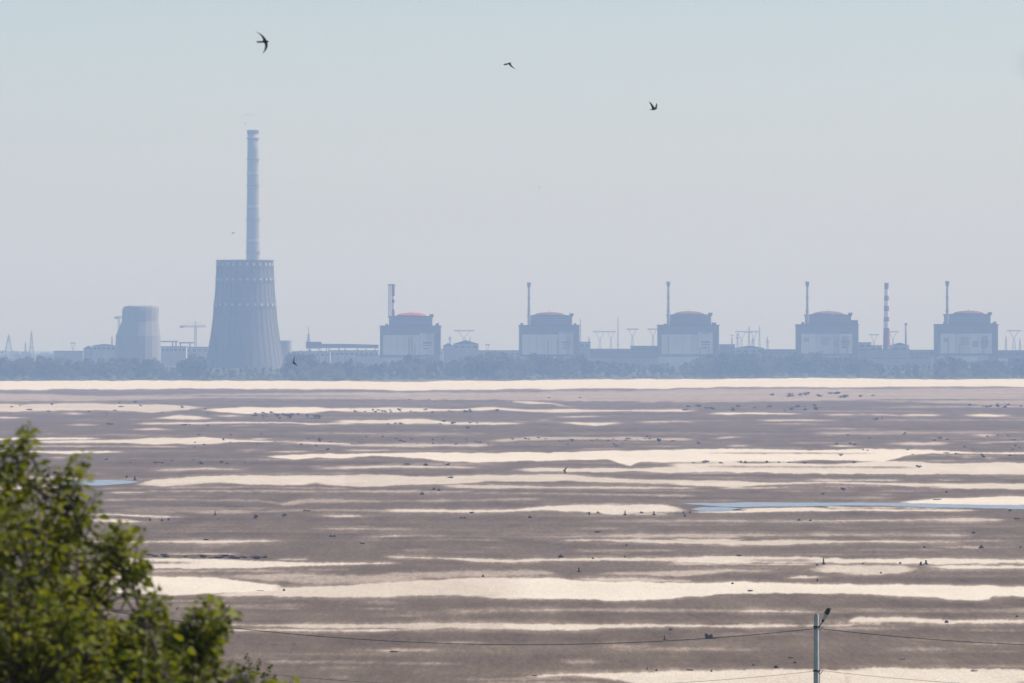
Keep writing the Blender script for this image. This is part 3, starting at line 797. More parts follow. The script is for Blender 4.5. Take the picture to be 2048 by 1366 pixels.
LB = [
 (108, 166, 703, 7700, 'long low hazy shed on the open shore left of the stub tower stack', CONC, 'flat', 0),
 (167, 186, 697, 7500, 'small gabled shed against the domed hall', CONC, 3.5, 0),
 (185, 231, 691, 7400, 'pale domed-roof hall beside the squat cooling tower', CONC_P, 2.0, 5),
 (322, 372, 694, 7450, 'pale hall under the gantry beam, between the cooling towers', CONC_P, 'flat', 6),
 (372, 416, 695, 7500, 'grey hall tucked against the big cooling tower', CONC_P, 'flat', 4),
 (584, 660, 704, 7450, 'low pale shed under the raised conveyor', CONC_P, 'flat', 8),
 (660, 757, 702, 7500, 'long pale hall behind the raised conveyor', CONC_P, 'flat', 10),
 (714, 760, 712, 7150, 'white low annex in front of the striped-stack block', WHITE, 'flat', 0),
 (866, 886, 700, 7300, 'small white hut attached to the striped-stack block side', PALE, 'flat', 2),
 (886, 906, 692, 7600, 'stepped workshop beside tall wide pylon', CONC, 4.0, 0),
 (906, 957, 688, 7550, 'workshop with ridged roof below the wide pylon', CONC, 5.0, 4),
 (957, 1040, 702, 7600, 'long low hall beside the second reactor block', CONC, 'flat', 8),
 (1158, 1181, 685, 7300, 'boxy hall joined to the second reactor block', CONC, 'flat', 2),
 (1180, 1262, 699, 7350, 'long dark hall under the cup-shaped pylons', CONC_D, 'flat', 8),
 (1262, 1318, 693, 7400, 'dark hall against the middle reactor block', CONC_D, 'flat', 5),
 (1180, 1330, 716, 7100, 'long pale low building before the middle reactor block', CONC_P, 'flat', 0),
 (1440, 1470, 690, 7300, 'boxy hall joined to the middle reactor block', CONC_D, 'flat', 2),
 (1470, 1528, 696, 7450, 'workshop below the cluster of switchyard masts', CONC, 3.0, 4),
 (1524, 1597, 700, 7350, 'long low hall before the mottled shouldered block', CONC_D, 'flat', 6),
 (1718, 1742, 686, 7250, 'boxy hall joined to the shouldered reactor block', CONC, 'flat', 2),
 (1742, 1764, 692, 7250, 'stepped hall at the foot of the striped chimney', CONC, 'flat', 2),
 (1783, 1818, 691, 7260, 'gabled boiler house between striped chimney and vent pipe', CONC, 3.5, 2),
 (1716, 1820, 700, 7180, 'wide pale hall at the base of the striped chimney', CONC, 'flat', 0),
 (1818, 1878, 701, 7300, 'long low hall before the last reactor block', CONC_D, 'flat', 6),
 (1861, 1900, 713, 7120, 'white low building before the last reactor block', WHITE, 'flat', 0),
 (1744, 1862, 717, 7080, 'long white-topped wall of low stores among the trees', CONC_P, 'flat', 0),
 (1942, 2016, 716, 7060, 'white stores behind the trees below the last block', WHITE, 'flat', 0),
 (1998, 2120, 702, 7300, 'long low hall stretching past the last reactor block', CONC_D, 'flat', 8),
]
for x0, x1, top, D, lb_, wl_, rf, wn_ in LB:
    low_building(x0, x1, top, D, lb_, wl_, rf, 30, wn_)

# raised conveyor gallery
D = 7300.0; m = D / F
r = thing('conveyor_gallery', 'raised conveyor gallery on trestles joining the striped-stack block', 'conveyor', (X(690, D), D, BASE_Z))
MB().box(X(612, D), X(643, D), D - 4, D + 4, Z(697, D), Z(683.5, D)).build('head_house', CONC_D, r)
mb = MB()
ya = [(643, 687.5, 696), (700, 688, 696), (757, 689.5, 696.5)]
for k in range(2):
    (xa, ta, ba), (xb, tb, bb) = ya[k], ya[k + 1]
    i = len(mb.v)
    mb.v += [(X(xa, D), D - 3, Z(ba, D)), (X(xb, D), D - 3, Z(bb, D)), (X(xb, D), D - 3, Z(tb, D)), (X(xa, D), D - 3, Z(ta, D)), (X(xa, D), D + 3, Z(ba, D)), (X(xb, D), D + 3, Z(bb, D)), (X(xb, D), D + 3, Z(tb, D)), (X(xa, D), D + 3, Z(ta, D))]
    mb.f += [tuple(i + q for q in f) for f in ((0, 1, 2, 3), (5, 4, 7, 6), (3, 2, 6, 7), (1, 0, 4, 5), (0, 3, 7, 4), (1, 5, 6, 2))]
mb.build('gallery', CONC_D, r)
for px in (620, 638, 653, 658, 678, 690, 715, 732, 750):
    mb = MB()
    mb.bar((X(px, D) - .8, D - 2, BASE_Z - 1), (X(px, D), D - 1, Z(696, D)), .55); mb.bar((X(px, D) + .8, D + 2, BASE_Z - 1), (X(px, D), D + 1, Z(696, D)), .55)
    mb.build('trestle', STEEL, r)
mb = MB(); lattice(mb, X(617, D), D, Z(684, D), Z(668, D), 3.4, 1.4, .3, 6); mb.bar((X(617, D), D, Z(668, D)), (X(617, D), D, Z(653, D)), .35)
mb.build('spire', STEEL, r)


# gantry beams, cranes, pylons
def crane(px, jib_y, top_y, x0, x1, bot, D, label):
    r = thing('tower_crane', label, 'crane', (X(px, D), D, BASE_Z), 'tower cranes on the far shore')
    mb = MB(); lattice(mb, X(px, D), D, Z(bot, D), Z(jib_y, D), 2.4, 2.4, .3, 9); mb.build('mast', STEEL, r)
    mb = MB()
    for dz in (0, 1.6):
        mb.bar((X(x0, D), D, Z(jib_y, D) + dz), (X(x1, D), D, Z(jib_y, D) + dz), .3)
    for k in range(14):
        xa = x0 + (x1 - x0) * k / 14; xb = x0 + (x1 - x0) * (k + 1) / 14
        mb.bar((X(xa, D), D, Z(jib_y, D)), (X(xb, D), D, Z(jib_y, D) + 1.6), .18)
    mb.build('jib', STEEL, r)
    mb = MB(); mb.bar((X(px, D), D, Z(jib_y, D)), (X(px, D), D, Z(top_y, D)), .45)
    mb.bar((X(px, D), D, Z(top_y, D)), (X(x0 + 3, D), D, Z(jib_y, D) + 1.6), .15); mb.bar((X(px, D), D, Z(top_y, D)), (X(x1 - 3, D), D, Z(jib_y, D) + 1.6), .15)
    mb.build('apex', STEEL, r)
    MB().box(X(x0, D), X(x0 + 7, D), D - 1, D + 1, Z(jib_y + 1.5, D), Z(jib_y - 1.5, D)).build('counterweight', CONC_D, r)
    return r


crane(391, 654, 643, 360, 412, 740, 7900, 'tower crane with level jib between the two cooling towers')
crane(238, 636, 632, 229, 262, 740, 7900, 'tower crane half hidden behind the squat cooling tower')


def gantry(x0, x1, y, D, label, legs):
    r = thing('gantry', label, 'gantry', (X((x0 + x1) / 2, D), D, BASE_Z))
    MB().box(X(x0, D), X(x1, D), D - 1, D + 1, Z(y + 1.3, D), Z(y - 1.3, D)).build('beam', STEEL, r)
    for px in legs:
        MB().box(X(px - 1.2, D), X(px + 1.2, D), D - .8, D + .8, BASE_Z - 1, Z(y + 1.3, D)).build('leg', STEEL, r)


gantry(318, 356, 683, 7480, 'long gantry beam over the pale hall by the stub tower', (345, 352))
gantry(358, 388, 685.5, 7480, 'short gantry beam over the pale hall by the crane', (361, 380))


def cup_pylon(px, arm_y, half, D, label, group='distant transmission pylons'):
    m = D / F; r = thing('pylon', label, 'pylon', (X(px, D), D, BASE_Z), group)
    x = X(px, D); za = Z(arm_y, D); hw = half * m; zw = Z(arm_y + 13, D)
    mb = MB()
    lattice(mb, x, D, BASE_Z - 1, zw, hw * .75, hw * .16, .28, 5)
    mb.build('body', STEEL, r)
    mb = MB()
    for s_ in (-1, 1):
        for o_ in (-.8, .8):
            mb.bar((x + s_ * hw * .08, D + o_, zw), (x + s_ * hw * .62, D + o_, za), .38)
        for k in range(4):
            a, c = k / 4, (k + 1) / 4
            mb.bar((x + s_ * hw * (.08 + .54 * a), D - .8, zw + (za - zw) * a), (x + s_ * hw * (.08 + .54 * c), D + .8, zw + (za - zw) * c), .22)
    mb.build('cup', STEEL, r)
    mb = MB()
    for dz in (0, 1.8):
        mb.bar((x - hw, D, za + dz * .6), (x + hw, D, za + dz * .6), .38)
    for k in range(10):
        a = -hw + 2 * hw * k / 10; c = -hw + 2 * hw * (k + 1) / 10
        mb.bar((x + a, D, za), (x + c, D, za + 1.1), .22)
    mb.build('crossarm', STEEL, r)


PY = [(928, 662, 20, 9200, 'wide flat-armed pylon beyond the workshop with ridged roof'),
      (1265, 659, 12, 9000, 'cup-shaped pylon standing clear between the second and middle blocks'),
      (1306, 659, 11, 9000, 'cup-shaped pylon half behind the middle reactor block'),
      (1200, 664, 14, 9900, 'faint flat-armed pylon next to the second reactor block'),
      (1222, 664, 10, 9900, 'faint narrow pylon between the second block and the clear cup-shaped pylon'),
      (1483, 664, 13, 9600, 'faint flat-armed pylon in the switchyard mast cluster'),
      (1508, 664, 9, 9600, 'faint narrow-armed pylon in the switchyard mast cluster'),
      (1786, 664, 12, 9800, 'faint flat-armed pylon just behind the striped chimney'),
      (1748, 670, 10, 9800, 'faint pylon between the shouldered block and striped chimney'),
      (2028, 662, 15, 9400, 'faint wide pylon past the last reactor block'),
      (146, 687, 5, 9800, 'tiny flat-armed pylon above the open shore sheds'),
      (975, 690, 5, 9400, 'tiny pylon by the long low hall')]
for a in PY:
    cup_pylon(*a)


def mast(px, top, bot, w0, D, label, arms=()):
    m = D / F; r = thing('lattice_mast', label, 'mast', (X(px, D), D, BASE_Z), 'lattice masts on the far shore')
    mb = MB(); lattice(mb, X(px, D), D, BASE_Z - 1, Z(top + (bot - top) * .35, D), w0 * m * 1.3, w0 * m * .42, .32, 7)
    lattice(mb, X(px, D), D, Z(top + (bot - top) * .35, D), Z(top + 3, D), w0 * m * .42, .7, .3, 5)
    mb.bar((X(px, D), D, Z(top + 3, D)), (X(px, D), D, Z(top, D)), .3)
    mb.build('lattice', STEEL, r)
    for (y, h) in arms:
        mb = MB(); mb.bar((X(px - h, D), D, Z(y, D)), (X(px + h, D), D, Z(y, D)), .35); mb.bar((X(px - h, D), D, Z(y, D)), (X(px, D), D, Z(y - 2, D)), .22)
        mb.bar((X(px + h, D), D, Z(y, D)), (X(px, D), D, Z(y - 2, D)), .22); mb.build('crossarm', STEEL, r)


mast(17.5, 667, 712, 16, 8300, 'pointed lattice mast on the bare end of the far shore')
mast(63, 661, 712, 9, 8300, 'tall narrow lattice mast beside the pointed mast', ((696, 6),))
mast(51, 683, 712, 5, 8600, 'short thin mast tucked by the tall narrow mast')
mast(224, 671, 700, 4, 7600, 'small mast on the domed hall roof edge')
mast(1178, 672, 700, 5, 8600, 'short mast by the boxy hall of the second block')
mast(1236, 633, 700, 2.5, 9800, 'very thin tall mast between the second and middle blocks')
mast(1161, 636, 700, 2.5, 9800, 'very thin tall mast close to the second reactor block')
mast(1464, 672, 700, 5, 8800, 'mast of the switchyard cluster closest to the middle block', ((671, 4),))
mast(1475, 666, 700, 5, 8800, 'twin-armed mast inside the switchyard cluster', ((676, 5), (670, 3)))
mast(1498, 652, 700, 5, 8800, 'tallest mast of the switchyard cluster', ((665, 6),))
mast(1505, 674, 700, 6, 8800, 'squat mast beside the tallest switchyard mast')
mast(1535, 672, 700, 5, 8800, 'lone mast standing apart from the switchyard cluster', ((684, 5),))
mast(1519, 651, 700, 4, 9800, 'faint mast rising behind the switchyard cluster')
mast(900, 670, 700, 5, 8800, 'mast beside the stepped workshop', ((677, 4),))
mast(940, 673, 700, 4, 8900, 'thin mast over the workshop with ridged roof')
mast(2012, 670, 702, 5, 9000, 'faint mast just past the last reactor block')
mast(2040, 676, 702, 5, 9000, 'faint stub mast under the faint wide pylon')

# storage tank by the tower
D = 7350.0
r = thing('tank', 'pale round storage tank peeking out beside the big cooling tower', 'tank', (X(574, D), D, BASE_Z))
MB().revolve(X(572, D), D + 8, [(7.5, BASE_Z - 1), (7.5, Z(682, D))], 28).build('tank_shell', CONC_P, r, smooth=False)
MB().revolve(X(572, D), D + 8, [(7.7, Z(682, D)), (7.7, Z(681.3, D)), (.3, Z(679.6, D))], 28).build('tank_lid', CONC, r)


# ------------------------------------------------------------------ trees of the far shore
def leaf_cloud(centers, radii, n, size, seed, flat=.75):
    """small random leaf faces spread through the clumps; returns verts, tris, tint"""
    g_ = np.random.default_rng(seed)
    centers = np.asarray(centers, float); radii = np.asarray(radii, float)
    pick = g_.choice(len(centers), n, p=radii ** 2 / (radii ** 2).sum())
    d = g_.normal(size=(n, 3)); d /= np.linalg.norm(d, axis=1, keepdims=True)
    rad = radii[pick] * g_.random(n) ** .4
    p = centers[pick] + d * rad[:, None] * np.array([1, 1, flat])
    u = g_.normal(size=(n, 3)); u /= np.linalg.norm(u, axis=1, keepdims=True)
    w = np.cross(u, g_.normal(size=(n, 3))); w /= np.linalg.norm(w, axis=1, keepdims=True)
    s_ = size * (.6 + .8 * g_.random(n))[:, None]
    v = np.stack([p - u * s_, p + w * s_ * .6, p + u * s_, p - w * s_ * .6], 1).reshape(-1, 3)
    f = np.arange(4 * n).reshape(n, 4)
    cl = g_.random(len(centers))[pick]
    tint = np.repeat(np.clip(.25 + .5 * cl + .25 * (g_.random(n) - .3), 0, 1), 4)
    return v, f, tint


TREE_PROTO = []
for k in range(9):
    g_ = np.random.default_rng(100 + k)
    W = [.62, .55, .75, .9, .5, .68, .38, 1.0, .8][k]
    nC = [12, 10, 14, 16, 9, 12, 10, 14, 12][k]
    cs, rs = [], []
    for i in range(nC):
        h = .14 + .68 * (i + .5) / nC + g_.normal() * .04
        spread = W * .5 * math.sin(math.pi * min(max((h - .02) / 1.02, .05), 1)) ** .7
        a = g_.random() * 6.283; rr = spread * math.sqrt(g_.random()) * .85
        cs.append((rr * math.cos(a), rr * math.sin(a), h)); rs.append(.14 + .08 * g_.random())
    v, f, t = leaf_cloud(cs, rs, 900, .040, 200 + k, .9)
    # skirt of leaves down to the undergrowth
    v[:, 2] = np.clip(v[:, 2], .03, 1.02)
    crown = raw_mesh('crown', v, f, (FARLEAF, FARLEAF_C, FARLEAF_B)[k % 3], 4, False, t)
    tb = MB().tube([(0, 0, -.04), (.01, 0, .15), (-.01, .01, .35), (.01, 0, .62)], [.026, .021, .015, .006], 6)
    for q in range(4):
        a = q * 1.7 + k; tb.tube([(0, 0, .28 + .07 * q), (W * .2 * math.cos(a), W * .2 * math.sin(a), .42 + .08 * q)], [.010, .004], 5)
    tm = bpy.data.meshes.new('trunk'); tm.from_pydata([tuple(q) for q in tb.v], [], tb.f); tm.materials.append(BARK)
    TREE_PROTO.append((crown, tm))
SHORE_CROWN = []
for k in range(3):
    c = TREE_PROTO[(0, 3, 7)[k]][0].copy(); c.materials.clear(); c.materials.append(PALELEAF); SHORE_CROWN.append((c, TREE_PROTO[(0, 3, 7)[k]][1]))

OUT = [(-80, 718), (0, 717), (30, 715), (60, 716), (80, 709), (95, 712), (120, 718), (150, 722), (170, 716), (195, 722), (210, 713), (225, 718), (235, 712), (265, 714), (300, 718), (313, 710), (322, 724), (336, 737), (345, 735), (365, 722), (380, 712), (402, 708), (414, 732), (450, 736), (500, 734), (560, 735), (574, 728), (578, 707), (600, 710), (615, 709), (630, 715), (650, 724), (680, 722), (710, 716), (718, 728), (740, 731), (760, 724), (780, 722), (800, 715), (815, 710), (830, 711), (860, 716), (880, 722), (900, 720), (915, 716), (930, 712), (960, 707), (980, 705), (1010, 708), (1030, 716), (1060, 708), (1080, 705), (1100, 710), (1130, 718), (1160, 709), (1175, 718), (1200, 722), (1240, 724), (1290, 731), (1330, 722), (1350, 730), (1380, 720), (1415, 710), (1440, 706), (1460, 705), (1500, 707), (1540, 712), (1560, 713), (1580, 706), (1610, 704), (1650, 707), (1670, 714), (1700, 711), (1730, 714), (1760, 725), (1800, 730), (1830, 724), (1860, 728), (1890, 716), (1902, 708), (1920, 716), (1960, 722), (1980, 718), (2010, 722), (2048, 713), (2130, 716)]


BEHIND = [(167, 'below the open shore sheds'), (232, 'before the pale domed-roof hall'), (325, 'before the squat cooling tower stub'), (412, 'before the pale halls between the cooling towers'), (575, 'at the foot of the big cooling tower'),
          (757, 'below the raised conveyor'), (885, 'before the striped-stack reactor block'), (1037, 'below the wide flat-armed pylon'), (1160, 'before the reactor block next after the striped-stack one'), (1316, 'below the cup-shaped pylons'),
          (1440, 'before the middle reactor block'), (1596, 'below the switchyard masts'), (1719, 'before the shouldered reactor block'), (1874, 'below the striped chimney'), (2000, 'before the last reactor block'), (9999, 'past the last reactor block')]


def behind(px):
    return next(t for x, t in BEHIND if px < x)


def plant_tree(px, top, off, label, group, proto, wide=1.0, name='tree', cat='tree'):
    D = shore_D(px) + off; z0 = land_z(D, off) - .3
    h = (Z(top, D) - z0) * 1.1
    if h < 2: return
    r = thing(name, label + ' ' + behind(px), cat, (X(px, D), D, z0), group)
    r.rotation_euler = (0, 0, rng.random() * 6.28)
    r.scale = (h * wide, h * wide, h)
    link('crown', proto[0], r); link('trunk', proto[1], r)


px = -60.0
while px < 2110:
    top = np.interp(px, [p[0] for p in OUT], [p[1] for p in OUT]) + rng.uniform(-1.5, 4)
    k = rng.randrange(9)
    plant_tree(px, top, rng.uniform(120, 300), 'dense dark back-row tree', 'tall back row of the far-shore wood', TREE_PROTO[k], rng.uniform(.85, 1.25))
    px += rng.uniform(9, 15)
px = -60.0
while px < 2110:
    top = np.interp(px, [p[0] for p in OUT], [p[1] for p in OUT])
    top = max(top + 7, min(top + rng.uniform(9, 20), 747))
    plant_tree(px, top, rng.uniform(55, 110), 'mid-height front-row tree', 'front row of the far-shore wood', TREE_PROTO[rng.randrange(9)], rng.uniform(1.1, 1.6))
    px += rng.uniform(12, 20)
for px, top in ((582, 740), (612, 738), (671, 739), (685, 742), (823, 740), (842, 737), (997, 741), (1008, 738), (1032, 742), (1130, 744), (1557, 744), (1845, 740), (1888, 735), (1893, 742), (1925, 738), (1940, 742), (1992, 737), (2003, 744), (218, 745), (262, 742), (430, 744), (520, 745)):
    plant_tree(px, top, rng.uniform(10, 40), 'pale olive bushy shore tree', 'pale bushy trees at the foot of the far-shore wood', SHORE_CROWN[rng.randrange(3)], rng.uniform(1.1, 1.7))

# low scrub along the waterline: one mass nobody could count
cs, rs = [], []
for k in range(2300):
    px = rng.uniform(-90, 2140); off = rng.choice([rng.uniform(2, 30), rng.uniform(20, 120), rng.uniform(100, 340)])
    D = shore_D(px) + off; z0 = land_z(D, off)
    cs.append((X(px, D), D, z0 + .5 + rng.random() * 1.0)); rs.append(rng.uniform(1.4, 3.2))
v, f, t = leaf_cloud(cs, rs, 90000, .55, 77, .6)
tag(link('shore_scrub', raw_mesh('shore_scrub', v, f, SHORELEAF, 4, False, t)), 'low grey-green scrub along the edge of the far shore', 'scrub', kind='stuff')
# distant wood behind the plant
cs, rs = [], []
for k in range(700):
    px = rng.uniform(-200, 2250); D = rng.uniform(9000, 12500)
    top = 703 + (fbm(px / 90, 4.4, 3) - .5) * 16
    zt = Z(float(top), D); hh = rng.uniform(3, 6)
    for j in range(2):
        cs.append((X(px, D) + rng.uniform(-8, 8), D, max(BASE_Z + 2, zt - hh * (1 + j * 1.1)))); rs.append(hh * 1.3)
v, f, t = leaf_cloud(cs, rs, 30000, 1.5, 78, .7)
tag(link('distant_wood', raw_mesh('distant_wood', v, f, FARLEAF, 4, False, t)), 'faint distant wood on the skyline behind the plant', 'wood', kind='stuff')

# ------------------------------------------------------------------ debris and shrubs on the dried bed
def shrub_mesh(seed, n=90):
    g_ = np.random.default_rng(seed)
    cs = [(g_.normal() * .28, g_.normal() * .28, .25 + .35 * g_.random()) for _ in range(7)]
    v, f, t = leaf_cloud(cs, [.22 + .1 * g_.random() for _ in cs], n, .13, seed + 1, 1.0)
    v[:, 2] = np.maximum(v[:, 2], 0)
    return raw_mesh('foliage', v, f, SHRUBLEAF, 4, False, t)


def stems_mesh(seed):
    g_ = random.Random(seed); mb = MB()
    for k in range(6):
        a = g_.random() * 6.28; r_ = .2 + .25 * g_.random()
        mb.tube([(0, 0, -.05), (r_ * .5 * math.cos(a), r_ * .5 * math.sin(a), .3), (r_ * math.cos(a), r_ * math.sin(a), .6 + .3 * g_.random())], [.03, .02, .008], 5)
    me = bpy.data.meshes.new('stems'); me.from_pydata([tuple(q) for q in mb.v], [], mb.f); me.materials.append(BARK)
    return me


def stump_mesh(seed):
    """broken tree stump with roots, unit height"""
    g_ = random.Random(seed); mb = MB()
    mb.tube([(0, 0, -.1), (.02, 0, .25), (.05, .02, .6), (.03 + .1 * g_.uniform(-1, 1), 0, 1.0)], [.36, .25, .2, .13], 9)
    for k in range(6):
        a = k * 1.05 + g_.random() * .6; L = g_.uniform(.5, .95)
        mb.tube([(0, 0, .28), (L * .5 * math.cos(a), L * .5 * math.sin(a), .16), (L * math.cos(a), L * math.sin(a), -.06)], [.13, .09, .03], 6)
    for k in range(2):
        a = g_.random() * 6.28; mb.tube([(.03, 0, .7), (.3 * math.cos(a), .3 * math.sin(a), 1.0 + .2 * g_.random())], [.07, .03], 5)
    me = bpy.data.meshes.new('stump'); me.from_pydata([tuple(q) for q in mb.v], [], mb.f); me.materials.append(DRIFT)
    return me


def log_mesh(seed):
    """drift log with broken branches, unit length along x"""
    g_ = random.Random(seed); mb = MB()
    mb.tube([(-.5, 0, .10), (-.2, .03, .13), (.15, -.02, .11), (.5, .03, .16)], [.09, .11, .09, .04], 8)
    for k in range(3):
        x = g_.uniform(-.3, .4); mb.tube([(x, 0, .12), (x + g_.uniform(-.1, .15), g_.uniform(-.2, .2), .3 + .15 * g_.random())], [.04, .015], 5)
    mb.tube([(-.48, 0, .1), (-.56, .05, .28)], [.07, .02], 5); mb.tube([(-.48, 0, .1), (-.58, -.08, .03)], [.07, .03], 5)
    me = bpy.data.meshes.new('log'); me.from_pydata([tuple(q) for q in mb.v], [], mb.f); me.materials.append(DRIFT)
    return me


def clod_mesh(seed):
    """irregular lump of dried mud"""
    g_ = random.Random(seed); mb = MB(); rings = []
    for k in range(5):
        r_ = (.5, .52, .42, .27, .08)[k]; z = (-.1, .15, .42, .68, .85)[k]
        rings.append([(r_ * (1 + .3 * g_.uniform(-1, 1)) * math.cos(i * math.pi / 5), r_ * (1 + .3 * g_.uniform(-1, 1)) * math.sin(i * math.pi / 5), z + .06 * g_.uniform(-1, 1)) for i in range(10)])
    mb.loft(rings)
    me = bpy.data.meshes.new('clod'); me.from_pydata([tuple(q) for q in mb.v], [], mb.f); me.materials.append(CLOD)
    return me


SHRUBS = [(shrub_mesh(300 + k), stems_mesh(330 + k)) for k in range(5)]
STUMPS = [stump_mesh(360 + k) for k in range(4)]
LOGS = [log_mesh(380 + k) for k in range(4)]
CLODS = [clod_mesh(400 + k) for k in range(4)]
KIND_TXT = {'shrub': ('small dark dry shrub', 'shrub', 'dark shrubs dotted over the dried bed'),
            'stump': ('dark broken stump', 'stump', 'stumps left on the dried bed'),
            'log': ('dark drift log lying', 'log', 'drift logs left on the dried bed'),
            'clod': ('dark lump of dried mud', 'mud lump', 'mud lumps on the dried bed')}


def bed_thing(kind, px, py, w, h, label=None, suffix=''):
    """px, py: foot of the thing on the bed; w, h its size in photograph pixels"""
    D = ground_dist(py); m = D / F; gr = 1.15 if py > 930 else .95; W, H = w * m * gr, h * m * gr * 1.08
    lab, cat, grp = KIND_TXT[kind]
    lab = label or (lab + (suffix or ' on the open dried lake bed'))
    name = {'shrub': 'shrub', 'stump': 'stump', 'log': 'drift_log', 'clod': 'mud_lump'}[kind]
    loc = (X(px, D), D, -.02)
    k = rng.randrange(4)
    if kind == 'shrub':
        o = thing(name, lab, cat, loc, grp); o.scale = (W / .95, W / .95, H / .85); o.rotation_euler = (0, 0, rng.random() * 6.28)
        link('foliage', SHRUBS[k][0], o); link('stems', SHRUBS[k][1], o)
    else:
        me = {'stump': STUMPS, 'log': LOGS, 'clod': CLODS}[kind][k]
        o = link(name, me, None, loc); tag(o, lab, cat, grp)
        if kind == 'stump': o.scale = (W / .95, W / .95, H); o.rotation_euler = (0, 0, rng.random() * 6.28)
        elif kind == 'log': o.scale = (W, W * .6, H / .42); o.rotation_euler = (0, 0, rng.uniform(-.5, .5) + (math.pi if rng.random() < .5 else 0))
        else: o.scale = (W, W, H / .85); o.rotation_euler = (0, 0, rng.random() * 6.28)
    return o


